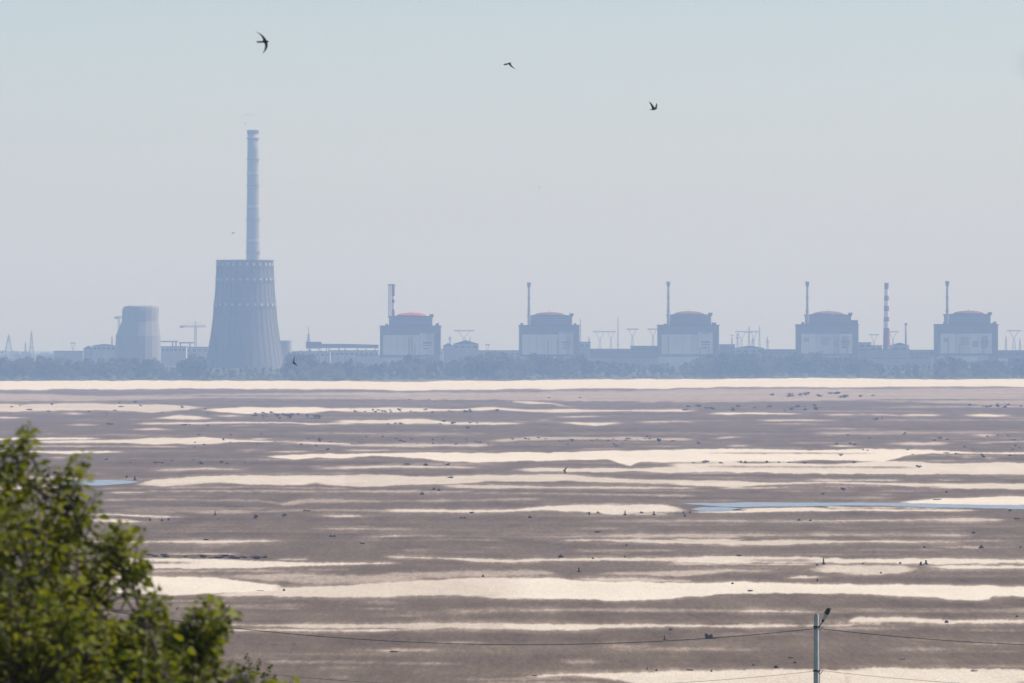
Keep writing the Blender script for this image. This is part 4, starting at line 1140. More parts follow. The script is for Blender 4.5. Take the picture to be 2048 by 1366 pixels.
MAN = [('shrub', 1417, 1277, 17, 8.5, 'biggest ragged dark bush alone on bare mud under the cable'), ('clod', 1418, 1277, 12, 6, 'dark root clod inside the biggest ragged bush'), ('log', 1424, 1277.5, 20, 3, 'thin drift log lying against the biggest ragged bush'),
       ('stump', 1329, 1280, 4, 8, 'slender upright stake on bare mud near the biggest ragged bush'),
       ('stump', 1842, 1131, 9, 6, 'low stump leaning in a pair on a pale sandbar'), ('stump', 1852, 1129, 8, 7, 'taller stump of a pair on a pale sandbar'),
       ('stump', 1647, 1129, 6, 10, 'lone upright post-like stump on the pale spit'),
       ('clod', 1963, 1096, 8, 5), ('shrub', 1801, 1128, 5, 4), ('log', 1477, 1112, 9, 4), ('stump', 1158, 1144, 6, 7, 'round dark stump above the widest sandbar'),
       ('clod', 1122, 1115, 9, 5), ('log', 1196, 1065, 10, 4), ('shrub', 512, 1037, 9, 7), ('shrub', 568, 1034, 6, 6), ('stump', 430, 1031, 4, 7), ('log', 613, 1023, 12, 4),
       ('clod', 324, 1042, 5, 4), ('clod', 300, 1041, 4, 4), ('clod', 337, 1041, 4, 4), ('clod', 662, 1074, 5, 4), ('clod', 669, 1074, 5, 4), ('log', 724, 1088, 9, 4), ('log', 412, 1081, 9, 5),
       ('log', 788, 1305, 14, 5, 'forked drift log on the bare mud below the sagging cable'), ('log', 1949, 1343, 13, 4, 'dark drift log on the bright sand beside the lamp post'), ('log', 549, 1291, 10, 3), ('log', 588, 1290, 10, 3),
       ('clod', 568, 1182, 5, 4), ('shrub', 1179, 1029, 5, 5), ('shrub', 1195, 1027, 6, 4), ('stump', 1250, 1030, 5, 7), ('shrub', 1282, 1027, 6, 4), ('stump', 1308, 1030, 6, 6), ('stump', 1367, 1028, 3, 5), ('stump', 1380, 1026, 3, 5),
       ('clod', 1370, 1033, 4, 4), ('log', 944, 1027, 8, 5), ('clod', 922, 1037, 5, 3), ('clod', 929, 1037, 5, 3), ('clod', 1060, 1036, 7, 4), ('log', 900, 956, 10, 4, 'short dark log on a pale band of sand'),
       ('shrub', 815, 930, 13, 4), ('shrub', 850, 932, 9, 5), ('shrub', 897, 931, 10, 4), ('shrub', 1410, 926, 11, 6), ('shrub', 1387, 927, 6, 3), ('shrub', 1440, 927, 9, 4), ('shrub', 1482, 926, 6, 5), ('shrub', 1490, 926, 6, 5), ('shrub', 1533, 926, 9, 5), ('shrub', 1558, 926, 4, 4),
       ('shrub', 1709, 926, 9, 4), ('shrub', 1838, 936, 9, 5), ('shrub', 1578, 926, 9, 3), ('shrub', 1610, 927, 9, 3), ('shrub', 1317, 884, 9, 8), ('shrub', 638, 884, 7, 9), ('shrub', 655, 901, 7, 5), ('shrub', 310, 927, 10, 5), ('shrub', 403, 928, 9, 5), ('shrub', 442, 926, 8, 4),
       ('stump', 270, 960, 6, 6, 'dark stump at the edge of the small pool'), ('shrub', 253, 957, 4, 5), ('shrub', 1911, 909, 7, 4), ('shrub', 1965, 911, 7, 4), ('shrub', 1968, 915, 9, 5), ('shrub', 2020, 912, 9, 4),
       ('shrub', 934, 857, 9, 5), ('shrub', 1752, 840, 12, 5), ('shrub', 363, 816, 7, 5), ('shrub', 60, 821, 9, 4), ('shrub', 229, 822, 7, 3), ('shrub', 220, 850, 12, 4), ('shrub', 368, 851, 12, 4), ('shrub', 415, 852, 8, 3),
       ('shrub', 1687, 982, 7, 6), ('shrub', 1647, 989, 6, 3), ('clod', 844, 989, 8, 4), ('clod', 878, 982, 7, 4), ('clod', 868, 980, 6, 4), ('clod', 1893, 985, 6, 3),
       ('log', 1640, 1015, 26, 3), ('log', 1480, 1021, 24, 3), ('log', 1875, 1000, 14, 3), ('clod', 1598, 1041, 7, 3), ('clod', 1621, 1042, 5, 3), ('log', 2033, 1039, 10, 4), ('clod', 2020, 1022, 6, 3), ('log', 1948, 1067, 7, 5),
       ('clod', 1849, 1095, 4, 3), ('clod', 2041, 1096, 4, 3), ('shrub', 1725, 1128, 4, 3), ('clod', 1634, 1131, 6, 3), ('log', 1501, 1183, 9, 5, 'small forked stick on the widest bright sandbar'), ('clod', 1465, 1168, 5, 3), ('clod', 1762, 1147, 4, 3), ('clod', 1635, 1163, 4, 5),
       ('clod', 1893, 1245, 7, 4), ('clod', 2034, 1234, 5, 3), ('clod', 1552, 1336, 8, 5), ('log', 1581, 1317, 9, 4), ('clod', 1590, 1326, 6, 3), ('clod', 1507, 1331, 6, 3), ('log', 1378, 1341, 12, 4), ('clod', 1423, 1343, 4, 3), ('stump', 1294, 1339, 3, 5), ('log', 1070, 1352, 9, 3), ('clod', 1313, 1341, 5, 3),
       ('log', 1805, 1319, 11, 3), ('clod', 1341, 1260, 8, 3), ('log', 520, 1182, 12, 2), ('clod', 1250, 1115, 4, 3), ('clod', 1186, 1118, 4, 3), ('clod', 966, 1154, 4, 4), ('clod', 1253, 1092, 4, 3)]
for a in MAN:
    bed_thing(*a)
# belts of shrubs
BELTS = [(505, 640, 826, 838, 34, 4, 9, 'shrub', ' in the dense thicket strip'), (705, 1010, 820, 826, 26, 4, 9, 'shrub', ' in the far line along a thin sandbar'),
         (740, 960, 843, 849, 9, 5, 10, 'shrub', ' beside a thin pale streak'), (680, 1400, 874, 893, 52, 3, 8, 'shrub', ' in the broad speckled belt'), (340, 660, 868, 896, 24, 3, 7, 'shrub', ' in the speckled ground behind the tree'),
         (1540, 1790, 788, 797, 16, 7, 14, 'shrub', ' in the far dark hedge-like row'), (1360, 1640, 812, 823, 22, 5, 11, 'shrub', ' in the faint row on grey silt'), (1900, 2046, 808, 816, 12, 5, 9, 'shrub', ' in the faint row near the bright far beach'),
         (0, 480, 806, 830, 16, 4, 8, 'shrub', ' on the hazy flats'), (1650, 2046, 866, 915, 26, 4, 9, 'shrub', ' among broken sand patches'), (200, 500, 920, 930, 9, 4, 9, 'shrub', ' above the small pool'),
         (800, 1200, 792, 806, 12, 3, 6, 'shrub', ' near the bright far beach'), (294, 540, 1108, 1118, 30, 6, 12, 'log', ' in the dark driftwood line')]
for x0, x1, y0, y1, n, wa, wb, kd, suf in BELTS:
    for k in range(n):
        px = rng.uniform(x0, x1); py = rng.uniform(y0, y1)
        if kd == 'log': py = 1112 + (px - 294) / 246 * 6 + rng.uniform(-2.5, 2)
        w = rng.uniform(wa, wb); bed_thing(kd, px, py, w, w * rng.uniform(.35, .6), None, suf)


# ------------------------------------------------------------------ lamp post, cables
PD = 264.0; pm_ = PD / F


def lamp_post(px, top, label, lamp=True):
    x = X(px, PD); gz = bank_z(x, PD); zt = Z(top, PD)
    r = thing('lamp_post', label, 'lamp post', (x, PD, gz), 'concrete posts carrying the cables')
    th = math.radians(-32)
    mb = MB(); rings = []
    for k in range(9):
        t = k / 8; z = gz - 1 + (zt - gz + 1) * t; w = .145 * (1 - t) + .098 * t
        ring = []
        for (sx, sy) in ((-1, -1), (1, -1), (1, 1), (-1, 1)):
            for (ax, ay) in (((.82, 1) if sx * sy > 0 else (1, .82)), ((1, .82) if sx * sy > 0 else (.82, 1))):
                u, v_ = sx * w * ax, sy * w * ay
                ring.append((x + u * math.cos(th) - v_ * math.sin(th), PD + u * math.sin(th) + v_ * math.cos(th), z))
        rings.append(ring)
    mb.loft(rings); mb.build('pole', POLE, r)
    MB().tube([(x - .05, PD, zt - .02), (x - .05, PD, zt + .07)], [.02, .008], 6).build('top_pin', IRON, r)
    for yy in (1253.5, 1341.5):
        z = Z(yy, PD); rg = []
        mb = MB()
        for zz, e in ((z - .035, .125), (z + .035, .125)):
            rg.append([(x + e * (a * math.cos(th) - b_ * math.sin(th)), PD + e * (a * math.sin(th) + b_ * math.cos(th)), zz) for a, b_ in ((-1, -1), (1, -1), (1, 1), (-1, 1))])
        mb.loft(rg); mb.build('clamp', IRON, r)
        MB().tube([(x + .1, PD - .1, z - .12), (x + .17, PD - .16, z - .13), (x + .20, PD - .18, z - .05), (x + .27, PD - .18, z + .01)], .017, 6).build('hook', IRON, r)
    if lamp:
        # curved bracket and street-lamp head tipped up
        def P(a, b_, dy=0.0): return Vector((X(a, PD), PD + dy, Z(b_, PD)))
        MB().tube([P(1638.5, 1254, -.1), P(1640, 1250, -.14), P(1642.5, 1246.5, -.17), P(1645, 1243, -.2)], [.022, .022, .022, .022], 8).build('bracket', IRON, r)
        hd = bpy.data.objects.new('lamp_head', None); COL.objects.link(hd); hd.parent = r
        ax = (P(1657.5, 1215, -.45) - P(1644.5, 1243, -.2)); L_ = ax.length; ax.normalize()
        side = ax.cross(Vector((0, 1, 0))).normalized(); up = ax.cross(side).normalized()
        o0 = P(1644.5, 1243, -.2)

        def sec(t, a, b_): return [o0 + ax * (L_ * t) + side * a * math.cos(q * math.pi / 7) + up * b_ * math.sin(q * math.pi / 7) for q in range(14)]
        MB().loft([sec(-.02, .03, .03), sec(.02, .058, .05), sec(.12, .062, .055), sec(.17, .05, .045)]).build('socket', IRON, r)
        MB().loft([sec(.16, .045, .04), sec(.22, .075, .06), sec(.40, .098, .075), sec(.56, .105, .08), sec(.60, .10, .075)]).build('cover', COVER, r)
        MB().loft([sec(.58, .108, .085), sec(.66, .112, .09), sec(.82, .105, .085), sec(.93, .085, .06), sec(.99, .04, .03)]).build('housing', IRON, r)
        tip = o0 + ax * (L_ * .97)
        MB().tube([tip, tip + Vector((.12, 0, -.02))], [.02, .006], 6).build('photocell', IRON, r)
        bpy.data.objects.remove(hd)
    return r


lamp_post(1633.5, 1228, 'pale concrete lamp post with tipped-up lamp head and cables')
lamp_post(100, 1180, 'bare concrete post hidden behind the leafy tree', lamp=False)
lamp_post(2862, 1230, 'bare concrete post beyond the lamp post along the cables', lamp=False)


def cable(a, b_, sag, rad, label, name='cable'):
    A = Vector((X(a[0], PD), PD - .15, Z(a[1], PD))); B = Vector((X(b_[0], PD), PD - .15, Z(b_[1], PD)))
    pts = []
    for k in range(41):
        t = k / 40; p = A.lerp(B, t); p.z -= sag * pm_ * 4 * t * (1 - t); pts.append(p)
    o = MB().tube(pts, rad, 6).build(name, CABLE, None, True, origin=A)
    tag(o, label, 'cable', 'overhead cables')


cable((1633, 1256.5), (100, 1200.6), 57, .016, 'thick black cable sagging from the lamp post towards the leafy tree')
cable((1645, 1257.5), (2862, 1256), 36, .016, 'thick black cable sagging from the lamp post away from the tree')
cable((1633, 1341.5), (100, 1285.6), 57, .0085, 'thin lower cable sagging from the lamp post towards the leafy tree')
cable((1643, 1341), (2862, 1340), 36, .0085, 'thin lower cable sagging from the lamp post away from the tree')


# ------------------------------------------------------------------ birds
def bird(D, body, wings, label, tail=None, group='birds in the air', material=FEATHER, name='bird'):
    """body: [(px, py, half_width_px)] tail to head; wings: list of [(px, py, half_chord_px, depth_m)] root to tip"""
    m = D / F; mb = MB()
    pts = [Vector((X(a, D), D, Z(b_, D))) for a, b_, w in body]
    ax = (pts[-1] - pts[0]).normalized(); side = Vector((0, 1, 0)); up = ax.cross(side).normalized()
    rings = []
    for p, (a, b_, w) in zip(pts, body):
        rings.append([p + (up * math.cos(q * math.pi / 5) + side * math.sin(q * math.pi / 5)) * w * m for q in range(10)])
    mb.loft(rings)
    for wg in wings:
        rings = []
        for (a, b_, hc, dy) in wg:
            p = Vector((X(a, D), D + dy, Z(b_, D))); w = max(hc, .12) * m
            rings.append([p + ax * w * math.cos(q * math.pi / 4) + (side * .18 + up * .10) * w * math.sin(q * math.pi / 4) for q in range(8)])
        mb.loft(rings)
    if tail:
        for wg in tail:
            rings = []
            for (a, b_, hc) in wg:
                p = Vector((X(a, D), D, Z(b_, D))); w = max(hc, .1) * m
                rings.append([p + up * w * math.cos(q * math.pi / 4) + side * .5 * w * math.sin(q * math.pi / 4) for q in range(8)])
            mb.loft(rings)
    o = mb.build(name, material, None, True, origin=pts[len(pts) // 2])
    return tag(o, label, 'bird', group)


bird(95, [(519, 83.6, .9), (523, 83.6, 1.6), (528, 83.2, 2.5), (532, 82.8, 2.6), (535.5, 83, 1.9), (537.6, 83.6, .5)],
     [[(530, 82, 3.4, 0), (528.5, 77.5, 3.2, .02), (525, 72.5, 2.7, .05), (520.5, 68, 1.9, .08), (515.5, 64.6, 1.1, .1), (511, 62.6, .2, .11)],
      [(531.5, 85, 3.2, 0), (533, 90, 3.0, -.02), (532.6, 95.5, 2.5, -.05), (530.5, 101, 1.8, -.08), (527.8, 105.2, .9, -.1), (526, 108, .2, -.11)]],
     'big black swift with sickle wings banking above the tall smokestack', [[(523, 83.6, 1.5), (517, 83.4, 1.2), (512.5, 82.6, .3)], [(523, 84, 1.4), (517, 84.6, 1.1), (513.5, 85.6, .3)]], name='swift')
bird(230, [(1007.2, 129.2, .9), (1010, 129.3, 1.3), (1014, 128, 1.4), (1018, 127, 1.5), (1021, 125.9, 1.1), (1022.8, 125.4, .3)],
     [[(1019, 127.5, 2.0, 0), (1020.5, 130, 2.1, -.05), (1023, 132.8, 1.8, -.12), (1026, 135.6, 1.0, -.18), (1031, 139.4, .2, -.24)],
      [(1017, 127, 1.6, 0), (1013, 127.5, 1.2, .2), (1008.5, 126, .3, .4)]],
     'dark bird gliding with one wing swept down, high in the sky', material=FEATHER, name='pigeon')
bird(215, [(1299, 219.6, .5), (1302, 219.4, .6), (1304.5, 219.2, 1.1), (1308, 218.6, 1.8), (1311.5, 217.6, 1.5), (1313.6, 216.6, .9), (1315.2, 216.2, .25)],
     [[(1307, 218, 3.0, 0), (1305.5, 214, 2.6, -.05), (1303.2, 210, 2.0, -.1), (1300.8, 206.6, 1.3, -.14), (1298.6, 203.8, .4, -.16)],
      [(1310.5, 217, 2.4, .02), (1312.4, 213, 2.2, .12), (1313.6, 209.5, 1.5, .2), (1313.4, 206, .6, .26)]],
     'grey pigeon flapping with both wings raised high above the reactor blocks', material=FEATHER_G, name='pigeon')
bird(150, [(594.5, 731.5, .5), (592.5, 729.6, 1.0), (590, 727.2, 1.4), (587.6, 726.2, 1.5), (585.4, 726.6, .9), (584.2, 727.4, .3)],
     [[(588, 726, 1.8, 0), (587.2, 722, 1.4, .06), (587.4, 718, .9, .12), (588.4, 712.6, .2, .16)],
      [(589, 727.5, 1.6, 0), (591.5, 729.2, 1.2, -.15), (595.6, 731.4, .4, -.28)]],
     'black bird flying before the wood at the foot of the big cooling tower', name='swallow')
bird(150, [(1132.6, 947.2, .3), (1131, 944.6, .8), (1129.4, 942.6, 1.2), (1127.4, 941.2, 1.0), (1125.4, 939.6, .3)],
     [[(1129.5, 942.5, 2.0, 0), (1130.4, 938.8, 1.7, .08), (1132.4, 936, 1.1, .14), (1135.6, 933.4, .2, .2)],
      [(1129.5, 943, 1.6, 0), (1129, 945, 1.0, -.2), (1128.4, 946.6, .3, -.35)]],
     'dark swallow skimming low over the pale sandbars', name='swallow')
bird(120, [(357.4, 1214.4, .3), (355.6, 1216, .8), (353.4, 1218, 1.0), (351.4, 1220, .4)],
     [[(354.5, 1217, 1.4, 0), (356, 1215.6, .9, .1), (358, 1213.8, .2, .2)], [(354, 1217.4, 1.4, 0), (352.6, 1219, .8, -.15), (351, 1221, .2, -.25)]],
     'small dark bird passing between two sprays of the leafy tree', name='swallow')
bird(420, [(463.6, 467.2, .3), (465.4, 466.2, .7), (467.2, 465.2, .7), (468.8, 464.2, .2)], [[(466, 465.8, 1.0, 0), (467.6, 464.6, .6, .3), (469.4, 463.6, .1, .5)], [(466, 466, 1.0, 0), (464.6, 467, .6, -.3), (463, 468, .1, -.5)]],
     'tiny dark bird beside the lower shaft of the tall smokestack', name='swallow')
for q, (a, b_, s_, lb_) in enumerate([(493.5, 229.5, .9, 'faint bird speck above the top of the smokestack, higher of three'), (501.8, 231.4, .7, 'faintest bird speck above the top of the smokestack'), (491, 247, .9, 'faint bird speck closest to the smokestack rim'),
                                      (1078.4, 374.6, 1.0, 'lone bird speck in open sky above the second reactor block'), (1575, 328, .8, 'lone bird speck in open sky above the shouldered reactor block'), (1018, 800, .01, '')]):
    if not lb_: continue
    bird(1500, [(a - 1.6 * s_, b_ + .3, .2), (a - .4, b_, .5 * s_), (a + .6, b_ - .1, .5 * s_), (a + 1.6 * s_, b_ - .3, .15)],
         [[(a, b_, .8 * s_, 0), (a + .4, b_ - 1.0 * s_, .5 * s_, .6), (a - .8, b_ - 2.0 * s_, .1, 1.2)], [(a, b_, .8 * s_, 0), (a + .8, b_ + .2, .5 * s_, -.6), (a + 1.6, b_ + .6, .1, -1.2)]], lb_, name='swallow')


bird(4.5, [(2071, 122, 3), (2073, 128, 5), (2075, 134, 5), (2076, 140, 3)], [[(2074, 128, 6, 0), (2064, 125, 5, .004), (2056, 127, 2, .008)], [(2075, 130, 6, 0), (2084, 125, 5, -.004), (2092, 127, 2, -.008)]],
     'tiny dark insect hovering in open air, blurred to a faint smudge', name='insect')['category'] = 'insect'

# ------------------------------------------------------------------ leafy tree in the foreground
TD = 40.0
SIL = [(-900, 980), (-560, 830), (-300, 760), (-120, 800), (-50, 900), (0, 935), (30, 925), (48, 935), (62, 975), (92, 990), (105, 1005), (118, 1030), (142, 1045), (140, 1090), (130, 1118), (170, 1122), (205, 1128), (222, 1150), (228, 1190), (250, 1212), (290, 1222), (300, 1268), (318, 1298), (345, 1280), (370, 1252), (402, 1258), (398, 1305), (408, 1338), (440, 1352), (500, 1372), (560, 1386), (600, 1430), (570, 1600), (460, 1850), (200, 2050), (-200, 2120), (-600, 2050), (-900, 1750), (-1050, 1350)]


def inside_poly(x, y, P):
    c = False; j = len(P) - 1
    for i in range(len(P)):
        if (P[i][1] > y) != (P[j][1] > y) and x < (P[j][0] - P[i][0]) * (y - P[i][1]) / (P[j][1] - P[i][1]) + P[i][0]:
            c = not c
        j = i
    return c


trng = random.Random(21)


def T3(px, py, dy=0.0):
    return Vector((X(px, TD), TD + dy, Z(py, TD)))


tree_x = X(-330, TD); tree_g = bank_z(tree_x, TD)
tree = thing('leafy_tree', 'leafy light-green tree on the near bank, soft and out of focus', 'tree', (tree_x, TD, tree_g))
tb_pts = [Vector((tree_x, TD, tree_g - .4)), Vector((tree_x + .05, TD + .05, tree_g + .8)), T3(-330, 2100), T3(-310, 1800), T3(-300, 1500, .1), T3(-290, 1200, .1), T3(-280, 950, 0), T3(-290, 780, 0)]
MB().tube(tb_pts, [.17, .145, .12, .10, .075, .05, .03, .012], 12).build('trunk', BARK, tree, True)
limb_ends = [(30, 960, .2), (150, 1010, -.2), (235, 1110, .3), (300, 1240, -.3), (395, 1290, .1), (480, 1350, -.1), (90, 1180, -.7), (150, 1330, .7), (-60, 1000, -.6), (60, 1380, -.9), (330, 1450, .5), (480, 1500, -.3), (-150, 850, .4), (-500, 950, .2), (-700, 1200, -.3), (-600, 1500, .4), (200, 1650, -.7), (-100, 1600, 1.0), (-450, 1250, -.9), (-200, 1150, 1.0), (350, 1700, .2)]
limbs = []
for (ex, ey, dy) in limb_ends:
    sy = min(2050, ey + 330 + abs(ex + 300) * .35)
    s0 = T3(-310 + (2050 - sy) * .01, sy, 0); e = T3(ex, ey, dy)
    mid = s0.lerp(e, .5) + Vector((.1 * trng.uniform(-1, 1), .15 * trng.uniform(-1, 1), -.12 + .1 * trng.uniform(-1, 1)))
    pts = []
    for k in range(9):
        t = k / 8; p = s0 * (1 - t) ** 2 + mid * 2 * t * (1 - t) + e * t * t
        p += Vector((trng.gauss(0, .02), trng.gauss(0, .02), trng.gauss(0, .02))) * (0 < k < 8)
        pts.append(p)
    limbs.append(pts)
    MB().tube(pts, [.05 - .042 * k / 8 for k in range(9)], 7).build('branch', BARK, tree, True)

# leafy shoots
shoots = []
TIPS = [((140, 960), (165, 908)), ((60, 890), (52, 852)), ((235, 1090), (268, 1052)), ((262, 1140), (290, 1122)), ((300, 1215), (338, 1200)), ((405, 1240), (432, 1192)), ((425, 1250), (458, 1218)), ((170, 1020), (192, 1000)), ((315, 1260), (338, 1252)), ((420, 1290), (440, 1270)), ((470, 1360), (505, 1338)), ((510, 1375), (540, 1352)),
        ((45, 905), (47, 848)), ((30, 935), (20, 880)), ((70, 960), (62, 905)), ((120, 985), (158, 912)), ((110, 1010), (130, 940)), ((165, 1030), (188, 985)), ((150, 1060), (178, 1010)), ((100, 960), (100, 935)),
        ((215, 1110), (255, 1045)), ((225, 1120), (240, 1050)), ((240, 1150), (284, 1112)), ((250, 1150), (272, 1085)), ((270, 1215), (322, 1190)), ((280, 1230), (335, 1235)), ((290, 1225), (300, 1180)), ((390, 1270), (420, 1190)), ((400, 1265), (455, 1215)), ((410, 1280), (448, 1240)), ((380, 1270), (382, 1205)),
        ((420, 1300), (432, 1262)), ((430, 1345), (470, 1325)), ((560, 1385), (590, 1352)), ((570, 1390), (604, 1372)), ((195, 1090), (205, 1062)), ((5, 930), (2, 885)), ((330, 1290), (372, 1262)), ((345, 1290), (395, 1240))]
for a, c in TIPS:
    for q in range(3):
        dy = trng.uniform(-.35, .35); j = 0 if q == 0 else 1
        sx, sy = trng.uniform(-34, 12) * j, trng.uniform(2, 55) * j
        shoots.append((T3(a[0] + sx, a[1] + sy + 12, dy), T3(c[0] + sx, c[1] + sy, dy + trng.uniform(-.05, .05)), 1))
for (a, c) in [((268, 1300), (285, 1262)), ((280, 1325), (300, 1290)), ((262, 1330), (275, 1300)), ((300, 1345), (322, 1310)), ((285, 1360), (302, 1330)), ((250, 1285), (262, 1250)), ((315, 1370), (335, 1338)), ((268, 1372), (285, 1345))]:
    for q in range(3):
        dy = -.35 - .25 * trng.random(); sx, sy = trng.uniform(-18, 18), trng.uniform(-14, 14)
        shoots.append((T3(a[0] + sx, a[1] + sy, dy), T3(c[0] + sx, c[1] + sy, dy - .05), 1))
n = 0
while n < 3000:
    px, py = trng.uniform(-1000, 640), trng.uniform(720, 2080)
    if not inside_poly(px, py, SIL): continue
    # crown is round in depth: thick in the middle, thin at the rim
    dxn = (px + 230) / 820; dyn = (py - 1420) / 720
    half = 2.2 * math.sqrt(max(.03, 1 - min(1, dxn * dxn + dyn * dyn)))
    dy = trng.uniform(-half, half)
    if not (-60 < px < 660 and 800 < py < 1420) and trng.random() < .55: continue
    out = Vector((px + 230, 0, -(py - 1650))); out.normalize()
    d = Vector((out.x * .6 + trng.gauss(0, .35), trng.gauss(0, .45), out.z * .5 + .55 + trng.gauss(0, .3))).normalized()
    e = T3(px, py, dy); L_ = trng.uniform(.16, .30)
    shoots.append((e - d * L_, e, 0)); n += 1

twig = MB()
LV = []        # (position, axis, normal, length, tint)
allp = [(p, k) for k, l in enumerate(limbs) for p in l]
for (a, c, tip) in shoots:
    near = min(allp, key=lambda q: (q[0] - a).length_squared)[0]
    if (near - a).length < 1.3:
        mid = near.lerp(a, .55) + Vector((0, 0, -.05))
        twig.tube([near, mid, a], [.012, .009, .006], 5)
    bend = Vector((trng.gauss(0, .02), trng.gauss(0, .02), .02))
    sp = [a, a.lerp(c, .5) + bend, c]
    twig.tube(sp, [.006, .005, .002], 5)
    ax = (c - a).normalized()
    nl = max(9, int((c - a).length / .0155)) + (4 if tip else 0)
    tone_s = trng.betavariate(1.6, 2.0)
    for k in range(nl):
        t = (k + .5) / nl
        p = (a.lerp(sp[1], t * 2) if t < .5 else sp[1].lerp(c, t * 2 - 1))
        ang = k * 2.4 + trng.gauss(0, .4)
        ref = Vector((0, 0, 1)) if abs(ax.z) < .9 else Vector((1, 0, 0))
        u = ax.cross(ref).normalized(); w = ax.cross(u)
        rad = u * math.cos(ang) + w * math.sin(ang)
        la = (rad * (.85 if t < .92 else .3) + ax * .45 + Vector((0, 0, -.65 + .35 * t)) + Vector((trng.gauss(0, .2), trng.gauss(0, .2), trng.gauss(0, .2)))).normalized()
        nn = (Vector((0, 0, 1)) * .7 + rad * .4 + Vector((trng.gauss(0, .35), trng.gauss(0, .35), trng.gauss(0, .2))))
        nn = (nn - la * nn.dot(la)).normalized()
        ln = trng.uniform(.055, .125) * (1 - .35 * (t > .85))
        LV.append((p, la, nn, ln, min(1, max(0, tone_s * .75 + .25 * trng.random() + .18 * (t > .8)))))
tg = twig.build('twigs', BARK, tree); tg['kind'] = 'stuff'


def leaf_arrays(P0, A, N, Ln, tint):
    B = np.cross(N, A)
    prof = [(0, 0, 0), (.12, .0, 0), (.36, .28, .05), (.36, -.28, .05), (.66, .21, .03), (.66, -.21, .03), (.5, 0, -.035), (1.0, 0, -.03)]
    v = np.stack([P0 + A * (Ln * (.16 + .84 * a))[:, None] * (a > 0) + B * (Ln * b_)[:, None] + N * (Ln * c)[:, None] for a, b_, c in prof], 1)
    tri = np.array([[1, 6, 2], [1, 3, 6], [6, 4, 2], [6, 3, 5], [6, 7, 4], [6, 5, 7]])
    f = (np.arange(len(P0))[:, None, None] * 8 + tri[None]).reshape(-1, 3)
    return v.reshape(-1, 3), f, np.repeat(tint, 8)


def split_leaves(LV, tree_obj, material, keep):
    """the leaves that show largest become parts of their own, the rest one mass"""
    def vis(q):
        p = q[0]; px = CX + p.x / p.y * F; py = CY + (CAMZ - p.z) / p.y * F
        return -10 < px < 2060 and -10 < py < 1376
    order = sorted(range(len(LV)), key=lambda i: (0 if vis(LV[i]) else 1, LV[i][0].y))
    own = set(order[:keep])
    rest = [LV[i] for i in range(len(LV)) if i not in own]
    loc = np.array(tree_obj.location)
    P0 = np.array([q[0] for q in rest]) - loc
    v, f, t = leaf_arrays(P0, np.array([q[1] for q in rest]), np.array([q[2] for q in rest]), np.array([q[3] for q in rest]), np.array([q[4] for q in rest]))
    o = link('foliage', raw_mesh('foliage', v, f, material, 3, False, t), tree_obj); o['kind'] = 'stuff'
    variants = []
    for k in range(6):
        v, f, t = leaf_arrays(np.zeros((1, 3)), np.array([[1., 0, 0]]), np.array([[0, 0, 1.]]), np.ones(1), np.array([k / 5]))
        variants.append(raw_mesh('leaf', v, f, material, 3, False, t))
    for i in sorted(own):
        p, a, nn, ln, t = LV[i]
        o = link('leaf', variants[min(5, int(t * 6))], tree_obj)
        b_ = nn.cross(a)
        M = Matrix((a * ln, b_ * ln, nn * ln)).transposed().to_4x4(); M.translation = p - tree_obj.location
        o.matrix_local = M


split_leaves(LV, tree, LEAF, 300)

# darker, sharper bush further down the bank
BD = 75.0
bx = X(500, BD); bgz = bank_z(bx, BD)
bush = thing('bush', 'darker green sharply seen bush poking out beside the leafy tree', 'bush', (bx, BD, bgz))
brng = random.Random(5)


def B3(px, py, dy=0.0):
    return Vector((X(px, BD), BD + dy, Z(py, BD)))


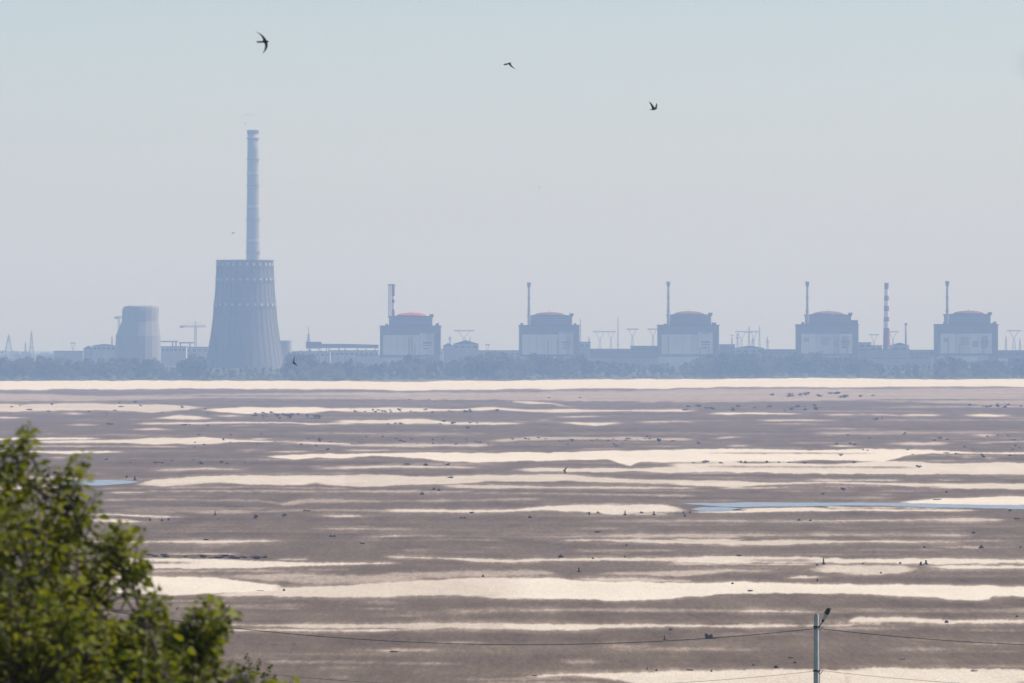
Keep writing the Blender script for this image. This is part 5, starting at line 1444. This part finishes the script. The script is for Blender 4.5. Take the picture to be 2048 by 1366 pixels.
BT = [((498, 1345), (495, 1310)), ((510, 1350), (516, 1325)), ((525, 1360), (543, 1335)), ((535, 1370), (549, 1352)), ((480, 1350), (478, 1330)), ((500, 1375), (508, 1345)), ((520, 1385), (528, 1350)), ((460, 1365), (462, 1335)), ((550, 1400), (560, 1372)), ((485, 1372), (490, 1340)), ((540, 1390), (545, 1362))]
for k in range(150):
    a = brng.uniform(380, 640); c = 1375 + brng.uniform(0, 480) + abs(a - 500) * .35
    BT.append(((a, c + 35), (a + brng.uniform(-15, 15), c)))
stems = []
for k in range(7):
    e = B3(430 + 22 * k, 1400 + abs(k - 3) * 18, brng.uniform(-.4, .4)); s0 = Vector((bx + brng.uniform(-.08, .08), BD + brng.uniform(-.08, .08), bgz - .2))
    pts = [s0.lerp(e, t / 6) + Vector((brng.gauss(0, .04), brng.gauss(0, .04), 0)) * (0 < t < 6) for t in range(7)]
    stems += pts
    MB().tube(pts, [.05 - .04 * t / 6 for t in range(7)], 7).build('stem', BARK, bush, True)
tw = MB(); BL = []
for (a, c) in BT:
    dy = brng.uniform(-.9, .9) if a[1] > 1400 else brng.uniform(-.2, .2)
    A = B3(*a, dy); C = B3(*c, dy)
    near = min(stems, key=lambda q: (q - A).length_squared); tw.tube([near, near.lerp(A, .5), A], [.01, .008, .005], 5); tw.tube([A, C], [.005, .002], 5)
    ax = (C - A).normalized()
    for k in range(20):
        t = k / 19; p = A.lerp(C, t)
        d = Vector((brng.gauss(0, 1), brng.gauss(0, 1), brng.gauss(.2, .7))).normalized(); nn = Vector((brng.gauss(0, .5), brng.gauss(0, .5), 1)); nn = (nn - d * nn.dot(d)).normalized()
        BL.append((p, d, nn, brng.uniform(.05, .08), brng.random()))
o = tw.build('twigs', BARK, bush); o['kind'] = 'stuff'
split_leaves(BL, bush, LEAF_DK, 120)

# ------------------------------------------------------------------ haze: even air round the whole place
hz = MB().box(-7200, 7200, -2700, 20300, -2.0, 352.0)
hm = bpy.data.materials.new('haze'); hm.use_nodes = True
nt = hm.node_tree; nt.nodes.remove(nt.nodes['Principled BSDF'])
pv = nt.nodes.new('ShaderNodeVolumePrincipled')
pv.inputs['Color'].default_value = (*HAZE_COLOR, 1); pv.inputs['Density'].default_value = HAZE_DENSITY
pv.inputs['Absorption Color'].default_value = (1, 1, 1, 1); pv.inputs['Anisotropy'].default_value = 0.0
nt.links.new(pv.outputs['Volume'], nt.nodes['Material Output'].inputs['Volume'])
tag(hz.build('haze', hm), kind='stuff')
